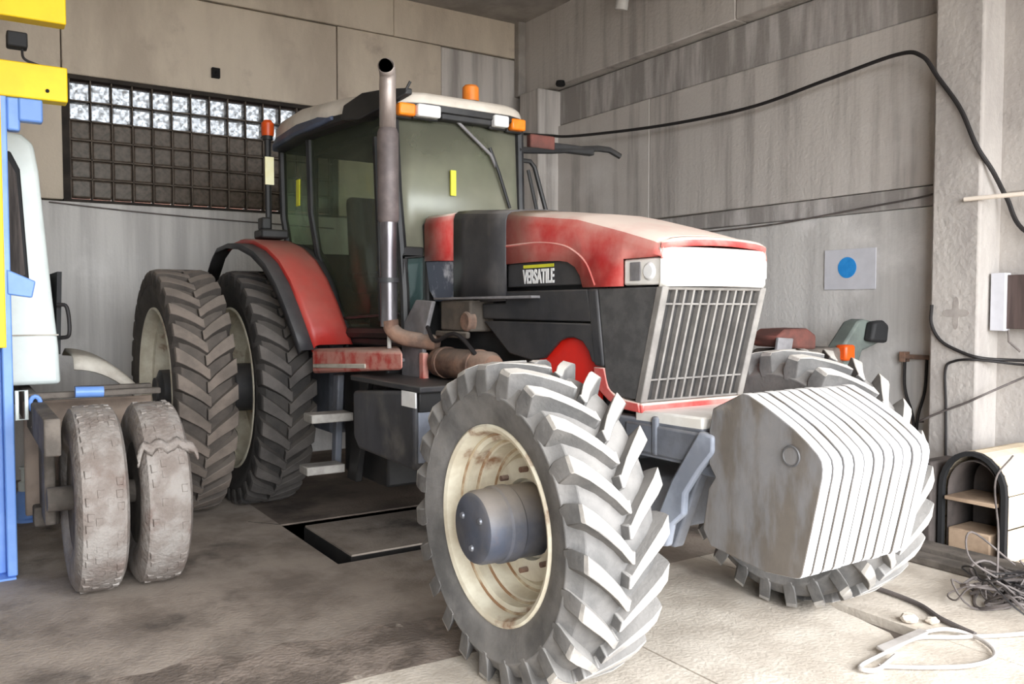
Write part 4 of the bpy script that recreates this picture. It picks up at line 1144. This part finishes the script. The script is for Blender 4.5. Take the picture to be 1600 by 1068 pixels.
G().box(AX0 - .12, AX0 - .02, AY0 - .05, AY0 + .3, 0, .60).obj('side_board', 'panel_dark', av, bevel=.015)
bd = G().box(-3.3, -2.45, 5.25, 5.42, 0, .08).box(-3.25, -2.5, 5.1, 5.24, 0, .05)
tag(bd.obj('timber', 'frame_dirty', bevel=.01, org=(-2.9, 5.25, 0)), 'dirty flat timber lying on the floor before the arched cover', 'timber')
tag(G().box(-2.62, -2.35, 5.95, 6.2, 0, .75).obj('rusty_post', 'rust_red', bevel=.02, org=(-2.5, 6.1, 0)), 'rust red stump of steel at the right edge beside the arched cover', 'post')

# wires on the floor
tg = thing('wire_tangle', 'heap of tangled grey wires on the floor by the right wall', 'wire', (-2.4, 5.0, 0))
random.seed(21)
for k in range(34):
    c = Vector((random.gauss(-2.33, .08), random.gauss(4.95, .13), 0))
    pts = []
    a = random.uniform(0, 6)
    rad = random.uniform(.08, .22)
    for j in range(7):
        a += random.uniform(.5, 1.3)
        pts.append((c.x + rad * math.cos(a) * random.uniform(.6, 1.2), c.y + rad * math.sin(a) * random.uniform(.6, 1.2), max(.012, random.uniform(.0, .20) * (1 - k / 60))))
    bar(spline(pts, 4), random.choice((.005, .006, .009)), 'wire', random.choice(('cable_grey', 'cable_grey', 'cable_grey', 'cable_black')), tg, 5)
bar(spline([(-2.45, 4.9, .1), (-2.5, 5.0, .35), (-2.75, 5.45, .55), (-2.72, 5.6, .7)]), .006, 'wire', 'cable_grey', tg, 6)
bar(spline([(-2.35, 4.9, .08), (-2.52, 4.75, .22), (-2.60, 4.9, .34), (-2.5, 5.2, .12)]), .006, 'wire', 'cable_grey', tg, 6)
wc = thing('white_cable', 'pale cable looped on the bright floor at the lower right', 'cable', (-2.2, 3.7, 0))
bar(spline([(-1.9, 5.2, .015), (-2.05, 4.5, .015), (-2.22, 4.12, .015), (-2.33, 3.92, .018), (-2.31, 3.66, .02), (-2.29, 3.42, .02), (-2.26, 3.36, .02), (-2.22, 3.42, .02), (-2.26, 3.62, .022)], 8), .0105, 'loop', 'cable_white', wc)
bar(spline([(-2.37, 3.85, .018), (-2.31, 4.1, .03), (-2.2, 4.17, .018), (-2.07, 4.1, .018), (-2.0, 3.98, .018), (-2.02, 3.8, .018), (-2.12, 3.62, .018), (-2.24, 3.46, .018)], 8), .010, 'loop', 'cable_white', wc)
G().hexa([(-2.36, 3.62, .02), (-2.30, 3.60, .02), (-2.31, 3.98, .03), (-2.36, 3.98, .03), (-2.36, 3.62, .035), (-2.30, 3.60, .035), (-2.31, 3.98, .045), (-2.36, 3.98, .045)]).obj('strap', 'cable_white', wc, bevel=.004)
tag(G().tube(spline([(-3.3, 4.35, .016), (-2.93, 4.42, .016), (-2.62, 4.38, .016), (-2.42, 4.27, .016), (-2.2, 4.2, .016)], 8), .014, 8).obj('floor_hose', 'cable_grey', org=(-2.7, 4.4, 0)), 'dark hose lying from the far front wheel to the pale cable', 'hose')
random.seed(5)
for k, (x, y, r) in enumerate(((-2.5, 4.12, .045), (-2.42, 4.2, .035))):
    bm = bmesh.new()
    bmesh.ops.create_icosphere(bm, subdivisions=2, radius=r)
    for v in bm.verts:
        v.co *= random.uniform(.85, 1.1)
        v.co.z *= .6
    me = bpy.data.meshes.new('rubble_stone')
    bm.to_mesh(me)
    bm.free()
    me.materials.append(M['floor_pale'])
    o = bpy.data.objects.new('rubble_stone', me)
    COL.objects.link(o)
    o.location = (x, y, r * .5)
    tag(o, ('larger' if k == 0 else 'smaller') + ' pale stone of two beside the pale cable', 'stone')
